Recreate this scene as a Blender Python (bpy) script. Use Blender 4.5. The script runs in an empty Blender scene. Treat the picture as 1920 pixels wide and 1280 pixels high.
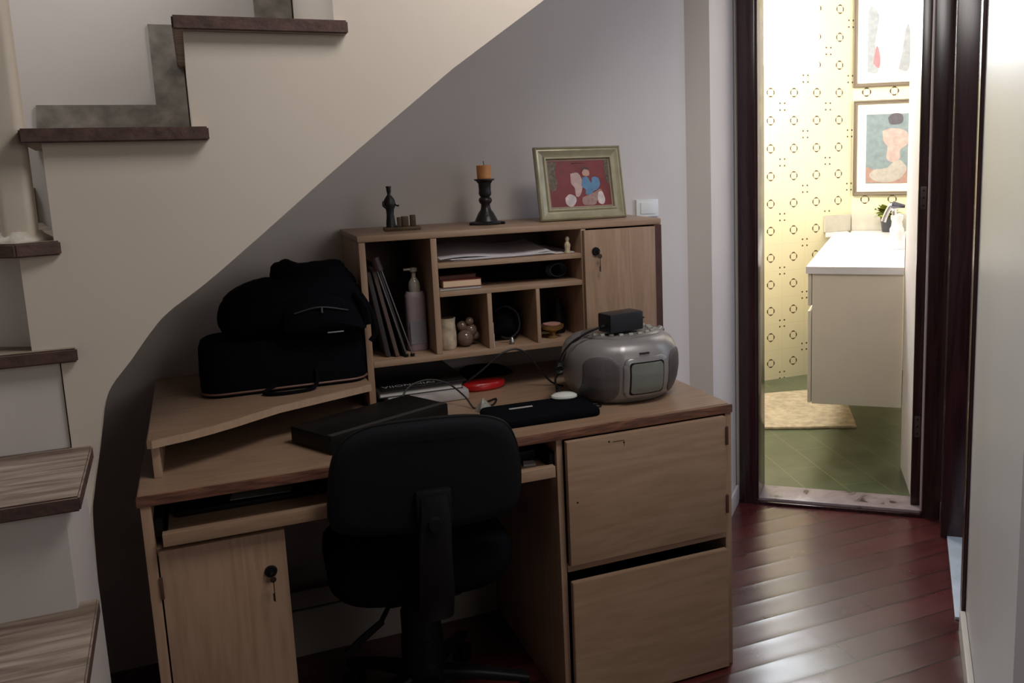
import bpy, bmesh, math, random
from mathutils import Vector, Matrix
random.seed(7)
S = bpy.context.scene
COL = S.collection

# ------------------------------------------------------------------ camera
def setup_camera():
    yaw, pitch, roll = 0.4269, 0.1670, -0.0279
    f = Vector((math.sin(yaw)*math.cos(pitch), math.cos(yaw)*math.cos(pitch), -math.sin(pitch)))
    r = Vector((math.cos(yaw), -math.sin(yaw), 0)); u = r.cross(f)
    r2 = r*math.cos(roll) + u*math.sin(roll); u2 = -r*math.sin(roll) + u*math.cos(roll)
    cam = bpy.data.cameras.new('camera'); o = bpy.data.objects.new('camera', cam); COL.objects.link(o)
    m = Matrix((r2, u2, -f)).transposed().to_4x4(); m.translation = Vector((0.1627, -2.0591, 1.4140))
    o.matrix_world = m
    cam.sensor_width = 36; cam.lens = 32.462; cam.shift_x = -0.1072; cam.shift_y = -0.0307
    cam.clip_start = 0.02
    S.camera = o
setup_camera()

# hall / bathroom axes: U runs along the bathroom door wall, V away from the viewer
UX, UY = 0.747, -0.665
VX, VY = 0.665, 0.747
def P(u, v, z=0.0): return Vector((u*UX+v*VX, u*UY+v*VY, z))
UV = Matrix(((UX, VX, 0, 0), (UY, VY, 0, 0), (0, 0, 1, 0), (0, 0, 0, 1)))

# ------------------------------------------------------------------ world and light
w = bpy.data.worlds.new('world'); S.world = w; w.use_nodes = True
w.node_tree.nodes['Background'].inputs[0].default_value = (0.86, 0.83, 0.84, 1)
w.node_tree.nodes['Background'].inputs[1].default_value = 0.03
S.view_settings.view_transform = 'Standard'; S.view_settings.look = 'None'
S.view_settings.gamma = 1; S.view_settings.exposure = 0.0; S.view_settings.use_curve_mapping = False

def area(name, loc, target, sx, sy, power, color):
    l = bpy.data.lights.new(name, 'AREA'); l.shape = 'RECTANGLE'; l.size = sx; l.size_y = sy
    l.energy = power; l.color = color
    o = bpy.data.objects.new(name, l); COL.objects.link(o); o.location = loc
    o.rotation_euler = (Vector(target)-Vector(loc)).to_track_quat('-Z', 'Y').to_euler()
    return o
# soft daylight from high above the landing, right of the desk
area('landing_skylight', (1.15, -0.85, 2.60), (1.1, 0.1, 1.0), 0.7, 0.6, 17.5, (1.0, 0.96, 0.92))
# daylight of the living room behind the viewer
area('living_room_daylight', (1.9, -3.2, 1.9), (1.0, 0.2, 1.2), 1.4, 1.2, 11, (1.0, 0.94, 0.88))
# daylight coming down the stair well at the upper left
area('stairwell_daylight', (-0.6, 0.22, 2.80), (1.4, -0.7, 1.7), 0.5, 0.5, 13, (0.95, 0.98, 1.0))
# light thrown around the bathroom by its windows
area('bathroom_daylight', P(0.40, 3.30, 2.15), P(1.3, 4.0, 1.3), 0.5, 0.5, 32, (1.0, 0.98, 0.93))
area('bathroom_ceiling_bounce', P(0.9, 3.2, 2.50), P(1.0, 3.4, 0.5), 0.7, 0.9, 10, (1.0, 0.97, 0.90))
# room beyond the side doorway, daylit
area('side_room_daylight', P(2.7, 1.55, 1.5), P(1.2, 1.2, 0.6), 1.0, 1.6, 16, (0.70, 0.80, 1.0))

# ------------------------------------------------------------------ materials
def nodes_of(m): m.use_nodes = True; return m.node_tree.nodes, m.node_tree.links
def bsdf(m): return m.node_tree.nodes['Principled BSDF']
MC = {}
def mat(name, col, rough=0.6, metal=0.0, var=0.0, vscale=8.0, bump=0.0, bscale=60.0, spec=None, trans=0.0):
    if name in MC: return MC[name]
    m = bpy.data.materials.new(name); n, l = nodes_of(m); b = bsdf(m)
    b.inputs['Base Color'].default_value = (*col, 1); b.inputs['Roughness'].default_value = rough
    b.inputs['Metallic'].default_value = metal
    if spec is not None: b.inputs['Specular IOR Level'].default_value = spec
    if trans: b.inputs['Transmission Weight'].default_value = trans
    tc = n.new('ShaderNodeTexCoord')
    if var or not bump:
        t = n.new('ShaderNodeTexNoise'); t.inputs['Scale'].default_value = vscale; t.inputs['Detail'].default_value = 4
        l.new(tc.outputs['Object'], t.inputs['Vector'])
        r = n.new('ShaderNodeValToRGB')
        v = var if var else 0.04
        r.color_ramp.elements[0].position = 0.3; r.color_ramp.elements[1].position = 0.7
        r.color_ramp.elements[0].color = (*[c*(1-v) for c in col], 1)
        r.color_ramp.elements[1].color = (*[min(1, c*(1+v)) for c in col], 1)
        l.new(t.outputs['Fac'], r.inputs[0]); l.new(r.outputs[0], b.inputs['Base Color'])
    if bump:
        t2 = n.new('ShaderNodeTexNoise'); t2.inputs['Scale'].default_value = bscale; t2.inputs['Detail'].default_value = 3
        l.new(tc.outputs['Object'], t2.inputs['Vector'])
        bp = n.new('ShaderNodeBump'); bp.inputs['Strength'].default_value = bump; bp.inputs['Distance'].default_value = 0.004
        l.new(t2.outputs['Fac'], bp.inputs['Height']); l.new(bp.outputs[0], b.inputs['Normal'])
    MC[name] = m; return m

def wood(name, c1, c2, scale, rough=0.45, dist=3.0, freq=6.0):
    """wood-print laminate: stretched noise plus cathedral figure; scale = stretch per axis"""
    if name in MC: return MC[name]
    m = bpy.data.materials.new(name); n, l = nodes_of(m); b = bsdf(m)
    tc = n.new('ShaderNodeTexCoord'); mp = n.new('ShaderNodeMapping'); mp.inputs['Scale'].default_value = scale
    l.new(tc.outputs['Object'], mp.inputs['Vector'])
    wv = n.new('ShaderNodeTexNoise'); wv.inputs['Scale'].default_value = 1.0; wv.inputs['Detail'].default_value = 2
    wv.inputs['Distortion'].default_value = 0.6
    l.new(mp.outputs[0], wv.inputs['Vector'])
    mul = n.new('ShaderNodeMath'); mul.operation = 'MULTIPLY'; mul.inputs[1].default_value = freq*6
    l.new(wv.outputs['Fac'], mul.inputs[0])
    sn = n.new('ShaderNodeMath'); sn.operation = 'SINE'; l.new(mul.outputs[0], sn.inputs[0])
    fine = n.new('ShaderNodeTexNoise'); fine.inputs['Scale'].default_value = 9.0; fine.inputs['Detail'].default_value = 5
    l.new(mp.outputs[0], fine.inputs['Vector'])
    a = n.new('ShaderNodeMath'); a.operation = 'MULTIPLY_ADD'; a.inputs[1].default_value = 0.16
    l.new(sn.outputs[0], a.inputs[0]); l.new(fine.outputs['Fac'], a.inputs[2])
    r = n.new('ShaderNodeValToRGB'); r.color_ramp.elements[0].position = 0.25; r.color_ramp.elements[1].position = 0.7
    r.color_ramp.elements[0].color = (*c1, 1); r.color_ramp.elements[1].color = (*c2, 1)
    l.new(a.outputs[0], r.inputs[0]); l.new(r.outputs[0], b.inputs['Base Color'])
    b.inputs['Roughness'].default_value = rough
    MC[name] = m; return m

def M2(n, l, op, a, b=None, c=None):
    nd = n.new('ShaderNodeMath'); nd.operation = op
    for i, v in enumerate((a, b, c)):
        if v is None: continue
        if isinstance(v, (int, float)): nd.inputs[i].default_value = v
        else: l.new(v, nd.inputs[i])
    return nd.outputs[0]

PLASTER = mat('wall plaster', (0.68, 0.62, 0.585), 0.55, var=0.03, vscale=3, bump=0.08, bscale=35)
STAIRPL = mat('stair plaster', (0.66, 0.58, 0.50), 0.6, var=0.03, vscale=2.5, bump=0.06, bscale=25)
WHITEWALL = mat('white gloss wall paint', (0.76, 0.78, 0.80), 0.38, var=0.02, vscale=2, bump=0.10, bscale=9)
STAIRWHITE = mat('white stair wall', (0.72, 0.71, 0.66), 0.6, var=0.03, vscale=3)
RISERW = mat('riser paint', (0.62, 0.57, 0.56), 0.6, var=0.04, vscale=5)
BATHWHITE = mat('bathroom white plaster', (0.80, 0.74, 0.72), 0.6)
CEIL = mat('ceiling paint', (0.75, 0.73, 0.70), 0.8)
DARKDOOR = wood('dark red door wood', (0.018, 0.005, 0.006), (0.035, 0.011, 0.013), (14, 14, 0.8), 0.22)
SLATE = mat('slate skirting', (0.25, 0.22, 0.19), 0.6, var=0.35, vscale=22, bump=0.5, bscale=45)
BASEW = mat('baseboard paint', (0.60, 0.57, 0.54), 0.4)
LAM_H = wood('oak laminate lengthwise', (0.303, 0.190, 0.120), (0.378, 0.248, 0.165), (1.2, 14, 14), 0.42)
LAM_V = wood('oak laminate upright', (0.317, 0.198, 0.124), (0.393, 0.255, 0.172), (14, 14, 1.2), 0.45)
LAM_T = wood('oak laminate top', (0.288, 0.183, 0.117), (0.355, 0.230, 0.153), (1.2, 16, 16), 0.33)
LAM_E = wood('oak laminate edge', (0.378, 0.252, 0.169), (0.423, 0.288, 0.197), (3, 30, 3), 0.45)
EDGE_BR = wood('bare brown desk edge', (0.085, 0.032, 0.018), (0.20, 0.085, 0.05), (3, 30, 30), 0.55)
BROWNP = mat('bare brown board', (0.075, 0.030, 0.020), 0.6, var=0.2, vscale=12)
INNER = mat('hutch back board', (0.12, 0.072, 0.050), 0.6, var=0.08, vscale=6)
BLACKP = mat('black plastic', (0.006, 0.006, 0.006), 0.5, spec=0.2)
BLACKF = mat('black fabric', (0.004, 0.004, 0.006), 0.95, bump=0.35, bscale=300, spec=0.06)
CHAIRF = mat('charcoal chair back shell', (0.006, 0.007, 0.009), 0.8, bump=0.15, bscale=200, spec=0.14)
BLACKC = mat('black cable rubber', (0.008, 0.008, 0.009), 0.45)
CHROME = mat('chrome', (0.75, 0.75, 0.76), 0.15, metal=1.0)
STEEL = mat('dull steel', (0.35, 0.34, 0.33), 0.4, metal=1.0)

def treadmat():
    m = bpy.data.materials.new('weathered tread timber'); n, l = nodes_of(m); b = bsdf(m)
    tc = n.new('ShaderNodeTexCoord'); mp = n.new('ShaderNodeMapping'); mp.inputs['Scale'].default_value = (5, 45, 45)
    l.new(tc.outputs['Object'], mp.inputs['Vector'])
    t = n.new('ShaderNodeTexNoise'); t.inputs['Scale'].default_value = 1; t.inputs['Detail'].default_value = 6
    t.inputs['Distortion'].default_value = 0.8; l.new(mp.outputs[0], t.inputs['Vector'])
    r = n.new('ShaderNodeValToRGB'); r.color_ramp.elements[0].position = 0.32; r.color_ramp.elements[1].position = 0.68
    r.color_ramp.elements[0].color = (0.13, 0.085, 0.06, 1); r.color_ramp.elements[1].color = (0.36, 0.28, 0.22, 1)
    l.new(t.outputs['Fac'], r.inputs[0]); l.new(r.outputs[0], b.inputs['Base Color']); b.inputs['Roughness'].default_value = 0.6
    bp = n.new('ShaderNodeBump'); bp.inputs['Strength'].default_value = 0.5; bp.inputs['Distance'].default_value = 0.004
    l.new(t.outputs['Fac'], bp.inputs['Height']); l.new(bp.outputs[0], b.inputs['Normal'])
    return m
TREAD = treadmat()
TREADE = mat('tread edge timber', (0.085, 0.045, 0.038), 0.7, var=0.35, vscale=40, bump=0.4, bscale=90)

def plankmat():
    m = bpy.data.materials.new('varnished dark red planks'); n, l = nodes_of(m); b = bsdf(m)
    tc = n.new('ShaderNodeTexCoord'); sp = n.new('ShaderNodeSeparateXYZ'); l.new(tc.outputs['Object'], sp.inputs[0])
    yy = M2(n, l, 'DIVIDE', M2(n, l, 'ADD', sp.outputs[1], 10-0.728+0.106*3), 0.106)
    row = M2(n, l, 'FLOOR', yy); fr = M2(n, l, 'FRACT', yy)
    wn = n.new('ShaderNodeTexWhiteNoise'); wn.noise_dimensions = '1D'; l.new(row, wn.inputs['W'])
    xx = M2(n, l, 'DIVIDE', M2(n, l, 'ADD', sp.outputs[0], M2(n, l, 'MULTIPLY', wn.outputs['Value'], 2.3)), 2.3)
    fx = M2(n, l, 'FRACT', xx)
    ln = M2(n, l, 'LESS_THAN', M2(n, l, 'MINIMUM', fr, M2(n, l, 'SUBTRACT', 1, fr)), 0.026)
    lx = M2(n, l, 'LESS_THAN', fx, 0.0022)
    line = M2(n, l, 'MAXIMUM', ln, lx)
    id2 = M2(n, l, 'ADD', M2(n, l, 'MULTIPLY', row, 7.31), M2(n, l, 'FLOOR', xx))
    wn2 = n.new('ShaderNodeTexWhiteNoise'); wn2.noise_dimensions = '1D'; l.new(id2, wn2.inputs['W'])
    mp = n.new('ShaderNodeMapping'); mp.inputs['Scale'].default_value = (2, 22, 22); l.new(tc.outputs['Object'], mp.inputs['Vector'])
    t = n.new('ShaderNodeTexNoise'); t.inputs['Scale'].default_value = 1.5; t.inputs['Detail'].default_value = 5; l.new(mp.outputs[0], t.inputs['Vector'])
    f = M2(n, l, 'ADD', M2(n, l, 'MULTIPLY', wn2.outputs['Value'], 0.45), M2(n, l, 'MULTIPLY', t.outputs['Fac'], 0.6))
    r = n.new('ShaderNodeValToRGB'); r.color_ramp.elements[0].position = 0.2; r.color_ramp.elements[1].position = 0.85
    r.color_ramp.elements[0].color = (0.048, 0.008, 0.009, 1); r.color_ramp.elements[1].color = (0.105, 0.020, 0.021, 1)
    l.new(f, r.inputs[0])
    mx = n.new('ShaderNodeMix'); mx.data_type = 'RGBA'; l.new(line, mx.inputs['Factor']); l.new(r.outputs[0], mx.inputs['A'])
    mx.inputs['B'].default_value = (0.02, 0.006, 0.006, 1); l.new(mx.outputs['Result'], b.inputs['Base Color'])
    t2 = n.new('ShaderNodeTexNoise'); t2.inputs['Scale'].default_value = 7; t2.inputs['Detail'].default_value = 5; l.new(tc.outputs['Object'], t2.inputs['Vector'])
    rr = M2(n, l, 'MULTIPLY_ADD', t2.outputs['Fac'], 0.20, 0.20); l.new(rr, b.inputs['Roughness'])
    # slightly cupped planks and open joints
    cup = M2(n, l, 'MULTIPLY', M2(n, l, 'POWER', M2(n, l, 'ABSOLUTE', M2(n, l, 'SUBTRACT', fr, 0.5)), 4.0), 5.0)
    h = M2(n, l, 'ADD', M2(n, l, 'SUBTRACT', cup, M2(n, l, 'MULTIPLY', line, 0.7)), M2(n, l, 'MULTIPLY', t2.outputs['Fac'], 0.25))
    bp = n.new('ShaderNodeBump'); bp.inputs['Strength'].default_value = 0.6; bp.inputs['Distance'].default_value = 0.004
    l.new(h, bp.inputs['Height']); l.new(bp.outputs[0], b.inputs['Normal']); l.new(bp.outputs[0], b.inputs['Coat Normal'])
    b.inputs['Coat Weight'].default_value = 0.5; b.inputs['Coat Roughness'].default_value = 0.19
    return m
PLANK = plankmat()

def greentile():
    m = bpy.data.materials.new('green floor tile'); n, l = nodes_of(m); b = bsdf(m)
    tc = n.new('ShaderNodeTexCoord'); mp = n.new('ShaderNodeMapping'); mp.inputs['Rotation'].default_value = (0, 0, math.radians(12.0))
    l.new(tc.outputs['Object'], mp.inputs['Vector'])
    sp = n.new('ShaderNodeSeparateXYZ'); l.new(mp.outputs[0], sp.inputs[0])
    u = M2(n, l, 'DIVIDE', sp.outputs[0], 0.163); col = M2(n, l, 'FLOOR', u); fu = M2(n, l, 'FRACT', u)
    v = M2(n, l, 'ADD', M2(n, l, 'DIVIDE', sp.outputs[1], 0.49), M2(n, l, 'MULTIPLY', col, 0.5)); fv = M2(n, l, 'FRACT', v)
    gl = M2(n, l, 'MAXIMUM', M2(n, l, 'LESS_THAN', fu, 0.03), M2(n, l, 'LESS_THAN', fv, 0.008))
    t = n.new('ShaderNodeTexNoise'); t.inputs['Scale'].default_value = 6; t.inputs['Detail'].default_value = 4; l.new(tc.outputs['Object'], t.inputs['Vector'])
    r = n.new('ShaderNodeValToRGB'); r.color_ramp.elements[0].position = 0.3; r.color_ramp.elements[1].position = 0.7
    r.color_ramp.elements[0].color = (0.065, 0.080, 0.040, 1); r.color_ramp.elements[1].color = (0.115, 0.135, 0.075, 1)
    l.new(t.outputs['Fac'], r.inputs[0])
    mx = n.new('ShaderNodeMix'); mx.data_type = 'RGBA'; l.new(gl, mx.inputs['Factor']); l.new(r.outputs[0], mx.inputs['A'])
    mx.inputs['B'].default_value = (0.17, 0.18, 0.09, 1); l.new(mx.outputs['Result'], b.inputs['Base Color'])
    b.inputs['Roughness'].default_value = 0.28
    return m
GREEN = greentile()

def ringtile():
    m = bpy.data.materials.new('cream wall tile with brown rings'); n, l = nodes_of(m); b = bsdf(m)
    uv = n.new('ShaderNodeUVMap'); uv.uv_map = 'UVMap'; sp = n.new('ShaderNodeSeparateXYZ'); l.new(uv.outputs[0], sp.inputs[0])
    fu = M2(n, l, 'SUBTRACT', M2(n, l, 'FRACT', sp.outputs[0]), 0.5); fv = M2(n, l, 'SUBTRACT', M2(n, l, 'FRACT', sp.outputs[1]), 0.5)
    au = M2(n, l, 'ABSOLUTE', fu); av = M2(n, l, 'ABSOLUTE', fv)
    rad = M2(n, l, 'SQRT', M2(n, l, 'ADD', M2(n, l, 'MULTIPLY', fu, fu), M2(n, l, 'MULTIPLY', fv, fv)))
    # ring of four thick arcs joined by thin ones
    mn = M2(n, l, 'MINIMUM', au, av)
    arcs = M2(n, l, 'LESS_THAN', mn, 0.062)
    wdt = M2(n, l, 'MULTIPLY_ADD', arcs, 0.016, 0.009)
    ring = M2(n, l, 'LESS_THAN', M2(n, l, 'ABSOLUTE', M2(n, l, 'SUBTRACT', rad, 0.145)), wdt)
    cu = M2(n, l, 'SUBTRACT', 0.5, au); cv = M2(n, l, 'SUBTRACT', 0.5, av)
    iu = M2(n, l, 'FLOOR', M2(n, l, 'ADD', sp.outputs[0], 0.5)); iv = M2(n, l, 'FLOOR', M2(n, l, 'ADD', sp.outputs[1], 0.5))
    par = M2(n, l, 'FRACT', M2(n, l, 'MULTIPLY', M2(n, l, 'ADD', iu, iv), 0.5)); even = M2(n, l, 'LESS_THAN', M2(n, l, 'ABSOLUTE', par), 0.25)
    d1 = M2(n, l, 'LESS_THAN', M2(n, l, 'ABSOLUTE', M2(n, l, 'SUBTRACT', cu, 0.10)), 0.033)
    d2 = M2(n, l, 'LESS_THAN', M2(n, l, 'ABSOLUTE', M2(n, l, 'SUBTRACT', cv, 0.12)), 0.030)
    dots = M2(n, l, 'MULTIPLY', M2(n, l, 'MULTIPLY', d1, d2), even)
    pat = M2(n, l, 'MAXIMUM', ring, dots)
    gr = M2(n, l, 'LESS_THAN', M2(n, l, 'MINIMUM', cu, cv), 0.010)
    mx = n.new('ShaderNodeMix'); mx.data_type = 'RGBA'; l.new(gr, mx.inputs['Factor'])
    mx.inputs['A'].default_value = (0.80, 0.72, 0.47, 1); mx.inputs['B'].default_value = (0.74, 0.66, 0.43, 1)
    my = n.new('ShaderNodeMix'); my.data_type = 'RGBA'; l.new(pat, my.inputs['Factor']); l.new(mx.outputs['Result'], my.inputs['A'])
    my.inputs['B'].default_value = (0.10, 0.065, 0.025, 1); l.new(my.outputs['Result'], b.inputs['Base Color'])
    b.inputs['Roughness'].default_value = 0.25
    return m
RINGT = ringtile()

def marble(name, c1, c2, c3, thr):
    m = bpy.data.materials.new(name); n, l = nodes_of(m); b = bsdf(m)
    tc = n.new('ShaderNodeTexCoord')
    t = n.new('ShaderNodeTexNoise'); t.inputs['Scale'].default_value = 9; t.inputs['Detail'].default_value = 8; t.inputs['Distortion'].default_value = 1.2
    l.new(tc.outputs['Object'], t.inputs['Vector'])
    r = n.new('ShaderNodeValToRGB'); e = r.color_ramp.elements; e[0].position = thr-0.05; e[0].color = (*c3, 1); e[1].position = thr; e[1].color = (*c1, 1)
    x = e.new(0.75); x.color = (*c2, 1)
    l.new(t.outputs['Fac'], r.inputs[0]); l.new(r.outputs[0], b.inputs['Base Color']); b.inputs['Roughness'].default_value = 0.35
    return m
SILL = marble('worn marble sill', (0.28, 0.22, 0.23), (0.40, 0.34, 0.35), (0.05, 0.035, 0.03), 0.40)

# ------------------------------------------------------------------ mesh helpers
def xf(vs, M):
    if M is not None:
        for v in vs: v.co = M @ v.co
def box(bm, x0, x1, y0, y1, z0, z1, M=None, bev=0.0, seg=2):
    t = bmesh.new(); bmesh.ops.create_cube(t, size=1)
    for v in t.verts: v.co = Vector(((x0+x1)/2+v.co.x*(x1-x0), (y0+y1)/2+v.co.y*(y1-y0), (z0+z1)/2+v.co.z*(z1-z0)))
    if bev: bmesh.ops.bevel(t, geom=t.edges[:], offset=bev, segments=seg, profile=0.6, affect='EDGES', clamp_overlap=True)
    xf(t.verts, M); merge(bm, t)
def merge(bm, t):
    me = bpy.data.meshes.new('tmp'); t.to_mesh(me); t.free(); bm.from_mesh(me); bpy.data.meshes.remove(me)
def loft(bm, rings, cap=True, closed=True, M=None):
    t = bmesh.new(); R = [[t.verts.new(p) for p in r] for r in rings]
    n = len(R[0])
    for a, b in zip(R[:-1], R[1:]):
        for i in range(n if closed else n-1):
            j = (i+1) % n
            try: t.faces.new((a[i], a[j], b[j], b[i]))
            except ValueError: pass
    if cap: t.faces.new(R[0][::-1]); t.faces.new(R[-1])
    bmesh.ops.recalc_face_normals(t, faces=t.faces[:]); xf(t.verts, M); merge(bm, t)
def prism(bm, pts, lo, hi, axis='z', M=None, bev=0.0):
    def q(a, b, c): return {'z': (a, b, c), 'y': (a, c, b), 'x': (c, a, b)}[axis]
    t = bmesh.new(); A = [t.verts.new(q(a, b, lo)) for a, b in pts]; B = [t.verts.new(q(a, b, hi)) for a, b in pts]
    n = len(pts)
    t.faces.new(A[::-1]); t.faces.new(B)
    for i in range(n): t.faces.new((A[i], A[(i+1) % n], B[(i+1) % n], B[i]))
    bmesh.ops.recalc_face_normals(t, faces=t.faces[:])
    if bev: bmesh.ops.bevel(t, geom=t.edges[:], offset=bev, segments=2, affect='EDGES', clamp_overlap=True)
    xf(t.verts, M); merge(bm, t)
def lathe(bm, c, prof, seg=28, M=None, sx=1.0, sy=1.0):
    rings = [[Vector((c[0]+r*sx*math.cos(2*math.pi*i/seg), c[1]+r*sy*math.sin(2*math.pi*i/seg), c[2]+z)) for i in range(seg)] for r, z in prof]
    loft(bm, rings, M=M)
def cyl(bm, a, b, r0, r1=None, seg=20, M=None):
    a, b = Vector(a), Vector(b); r1 = r0 if r1 is None else r1
    q = (b-a).to_track_quat('Z', 'Y'); L = (b-a).length
    rings = [[a+q @ Vector((r*math.cos(2*math.pi*i/seg), r*math.sin(2*math.pi*i/seg), z)) for i in range(seg)] for r, z in ((r0, 0), (r1, L))]
    loft(bm, rings, M=M)
def smooth_path(pts, k=8):
    pts = [Vector(p) for p in pts]; out = []
    for i in range(len(pts)-1):
        p0 = pts[max(i-1, 0)]; p1 = pts[i]; p2 = pts[i+1]; p3 = pts[min(i+2, len(pts)-1)]
        for s in range(k):
            t = s/k
            out.append(0.5*((2*p1)+(-p0+p2)*t+(2*p0-5*p1+4*p2-p3)*t*t+(-p0+3*p1-3*p2+p3)*t**3))
    out.append(pts[-1]); return out
def tube(bm, pts, r, seg=8, k=8, M=None):
    ps = smooth_path(pts, k) if k > 1 else [Vector(p) for p in pts]
    rings = []; up = Vector((0.13, 0.21, 0.97)).normalized()
    for i, p in enumerate(ps):
        d = (ps[min(i+1, len(ps)-1)]-ps[max(i-1, 0)]).normalized()
        x = d.cross(up)
        if x.length < 0.05: x = d.cross(Vector((1, 0, 0)))
        x.normalize(); y = d.cross(x).normalized(); up = -y if (-y).dot(up) > 0 else y
        rr = r(i/(len(ps)-1)) if callable(r) else r
        rings.append([p+x*rr*math.cos(2*math.pi*j/seg)+y*rr*math.sin(2*math.pi*j/seg) for j in range(seg)])
    loft(bm, rings, M=M)
def puff(bm, outline, yc, depth, n=9, M=None, e=2.6, jit=0.0):
    """soft solid: an x-z outline swelling over its own depth in y"""
    op = smooth_path([(a, 0, b) for a, b in outline]+[(outline[0][0], 0, outline[0][1])], 5)[:-1]
    cx = sum(p.x for p in op)/len(op); cz = sum(p.z for p in op)/len(op); rings = []
    for i in range(n):
        t = -1+2*i/(n-1); s = max(0.05, (1-abs(t)**e))**(1/e)
        rings.append([Vector((cx+(p.x-cx)*s+random.uniform(-jit, jit), yc+t*depth/2+random.uniform(-jit, jit), cz+(p.z-cz)*s+random.uniform(-jit, jit))) for p in op])
    loft(bm, rings, M=M)
def rrect(w, h, r, n=5):
    out = []
    for cx, cy, a0 in ((w/2-r, h/2-r, 0), (-w/2+r, h/2-r, 90), (-w/2+r, -h/2+r, 180), (w/2-r, -h/2+r, 270)):
        for i in range(n+1):
            a = math.radians(a0+90*i/n); out.append((cx+r*math.cos(a), cy+r*math.sin(a)))
    return out

LOC = {}
def obj(name, bm, m, parent=None, origin=None, ang=35, mats=None):
    me = bpy.data.meshes.new(name); o = bpy.data.objects.new(name, me); COL.objects.link(o)
    if parent is not None: org = LOC[parent.name]
    elif origin is not None: org = Vector(origin)
    else:
        xs = [v.co.x for v in bm.verts]; ys = [v.co.y for v in bm.verts]; zs = [v.co.z for v in bm.verts]
        org = Vector(((min(xs)+max(xs))/2, (min(ys)+max(ys))/2, min(zs)))
    for v in bm.verts: v.co -= org
    bm.to_mesh(me); bm.free(); me.materials.append(m)
    for x in (mats or []): me.materials.append(x)
    me.shade_smooth(); me.set_sharp_from_angle(angle=math.radians(ang))
    if parent is not None: o.parent = parent
    else: o.location = org
    LOC[o.name] = org.copy()
    return o
def thing(name, label, cat, loc, group=None):
    o = bpy.data.objects.new(name, None); COL.objects.link(o); o.location = loc; o.empty_display_size = 0.05
    LOC[o.name] = Vector(loc); o['label'] = label; o['category'] = cat
    if group: o['group'] = group
    return o
def tag(o, label, cat, group=None):
    o['label'] = label; o['category'] = cat
    if group: o['group'] = group
    return o
def struct(name, bm, m, label, parent=None, origin=(0, 0, 0), ang=35):
    o = obj(name, bm, m, parent, origin, ang)
    if parent is None: o['kind'] = 'structure'; o['label'] = label; o['category'] = name.split('_')[0]
    return o
def B(): return bmesh.new()
def bx(*a, **k): b = B(); box(b, *a, **k); return b

# ------------------------------------------------------------------ the shell
def quad_uv(o, fn):
    me = o.data; uvl = me.uv_layers.new(name='UVMap')
    for lp in me.loops: uvl.data[lp.index].uv = fn(me.vertices[lp.vertex_index].co)

b = B(); t = [(-3.5, -4.5), (5.5, -4.5), (5.5, 0)]
# the planked floor stops at the bathroom sill
pl = [(-3.5, -4.5), (4.6, -4.5), tuple(P(3.3, 2.14).xy), tuple(P(0.75, 2.14).xy), (1.815, 0.9), (-3.5, 0.9)]
prism(b, pl, -0.08, 0.0); struct('floor', b, PLANK, 'dark red varnished plank floor under the desk and along the hall')
b = B(); prism(b, [tuple(P(0.2, 2.30).xy), tuple(P(1.9, 2.30).xy), tuple(P(1.9, 4.7).xy), tuple(P(0.2, 4.7).xy)], -0.08, 0.006)
struct('floor', b, GREEN, 'dark green tiled floor of the bathroom')
b = B(); box(b, -1.1, 1.815, 0.76, 0.88, 0, 2.7); struct('wall_back', b, PLASTER, 'grey-white plaster wall behind the desk and above the stairs')
b = B(); box(b, 0.74, 0.852, 1.70, 2.20, 0, 2.7, M=UV); struct('wall_hall_left', b, PLASTER, 'short wall return between the desk wall and the bathroom door')
b = B(); box(b, 0.70, 0.93, 2.165, 2.30, 0, 2.7, M=UV); box(b, 1.57, 1.80, 2.165, 2.30, 0, 2.7, M=UV); box(b, 0.93, 1.57, 2.165, 2.30, 2.12, 2.7, M=UV)
struct('wall_door', b, PLASTER, 'wall around the bathroom doorway')
b = B(); box(b, 1.655, 1.83, 1.985, 2.165, 0, 2.7, M=UV); struct('wall_hall_end', b, PLASTER, 'narrow strip of wall between the two dark door frames')
b = B(); box(b, 1.684, 1.83, 0.15, 1.31, 0, 2.7, M=UV); struct('wall_right', b, WHITEWALL, 'pale glossy wall at the right edge of the view')
b = B(); box(b, 1.655, 1.83, 1.31, 1.985, 2.12, 2.7, M=UV); struct('wall_over_doorway', b, PLASTER, 'wall above the side doorway')
b = B(); box(b, 0.853, 0.866, 1.78, 2.13, 0, 0.075, M=UV, bev=0.004); struct('baseboard_left', b, BASEW, 'pale baseboard at the left of the bathroom door')
b = B(); box(b, 1.666, 1.683, 0.15, 1.25, 0, 0.075, M=UV, bev=0.004); struct('baseboard_right', b, BASEW, 'pale baseboard at the foot of the right wall')
b = B(); box(b, 1.64, 1.654, 2.035, 2.125, 0, 0.075, M=UV, bev=0.004); struct('baseboard_end', b, BASEW, 'short pale baseboard between the two door frames')
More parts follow.
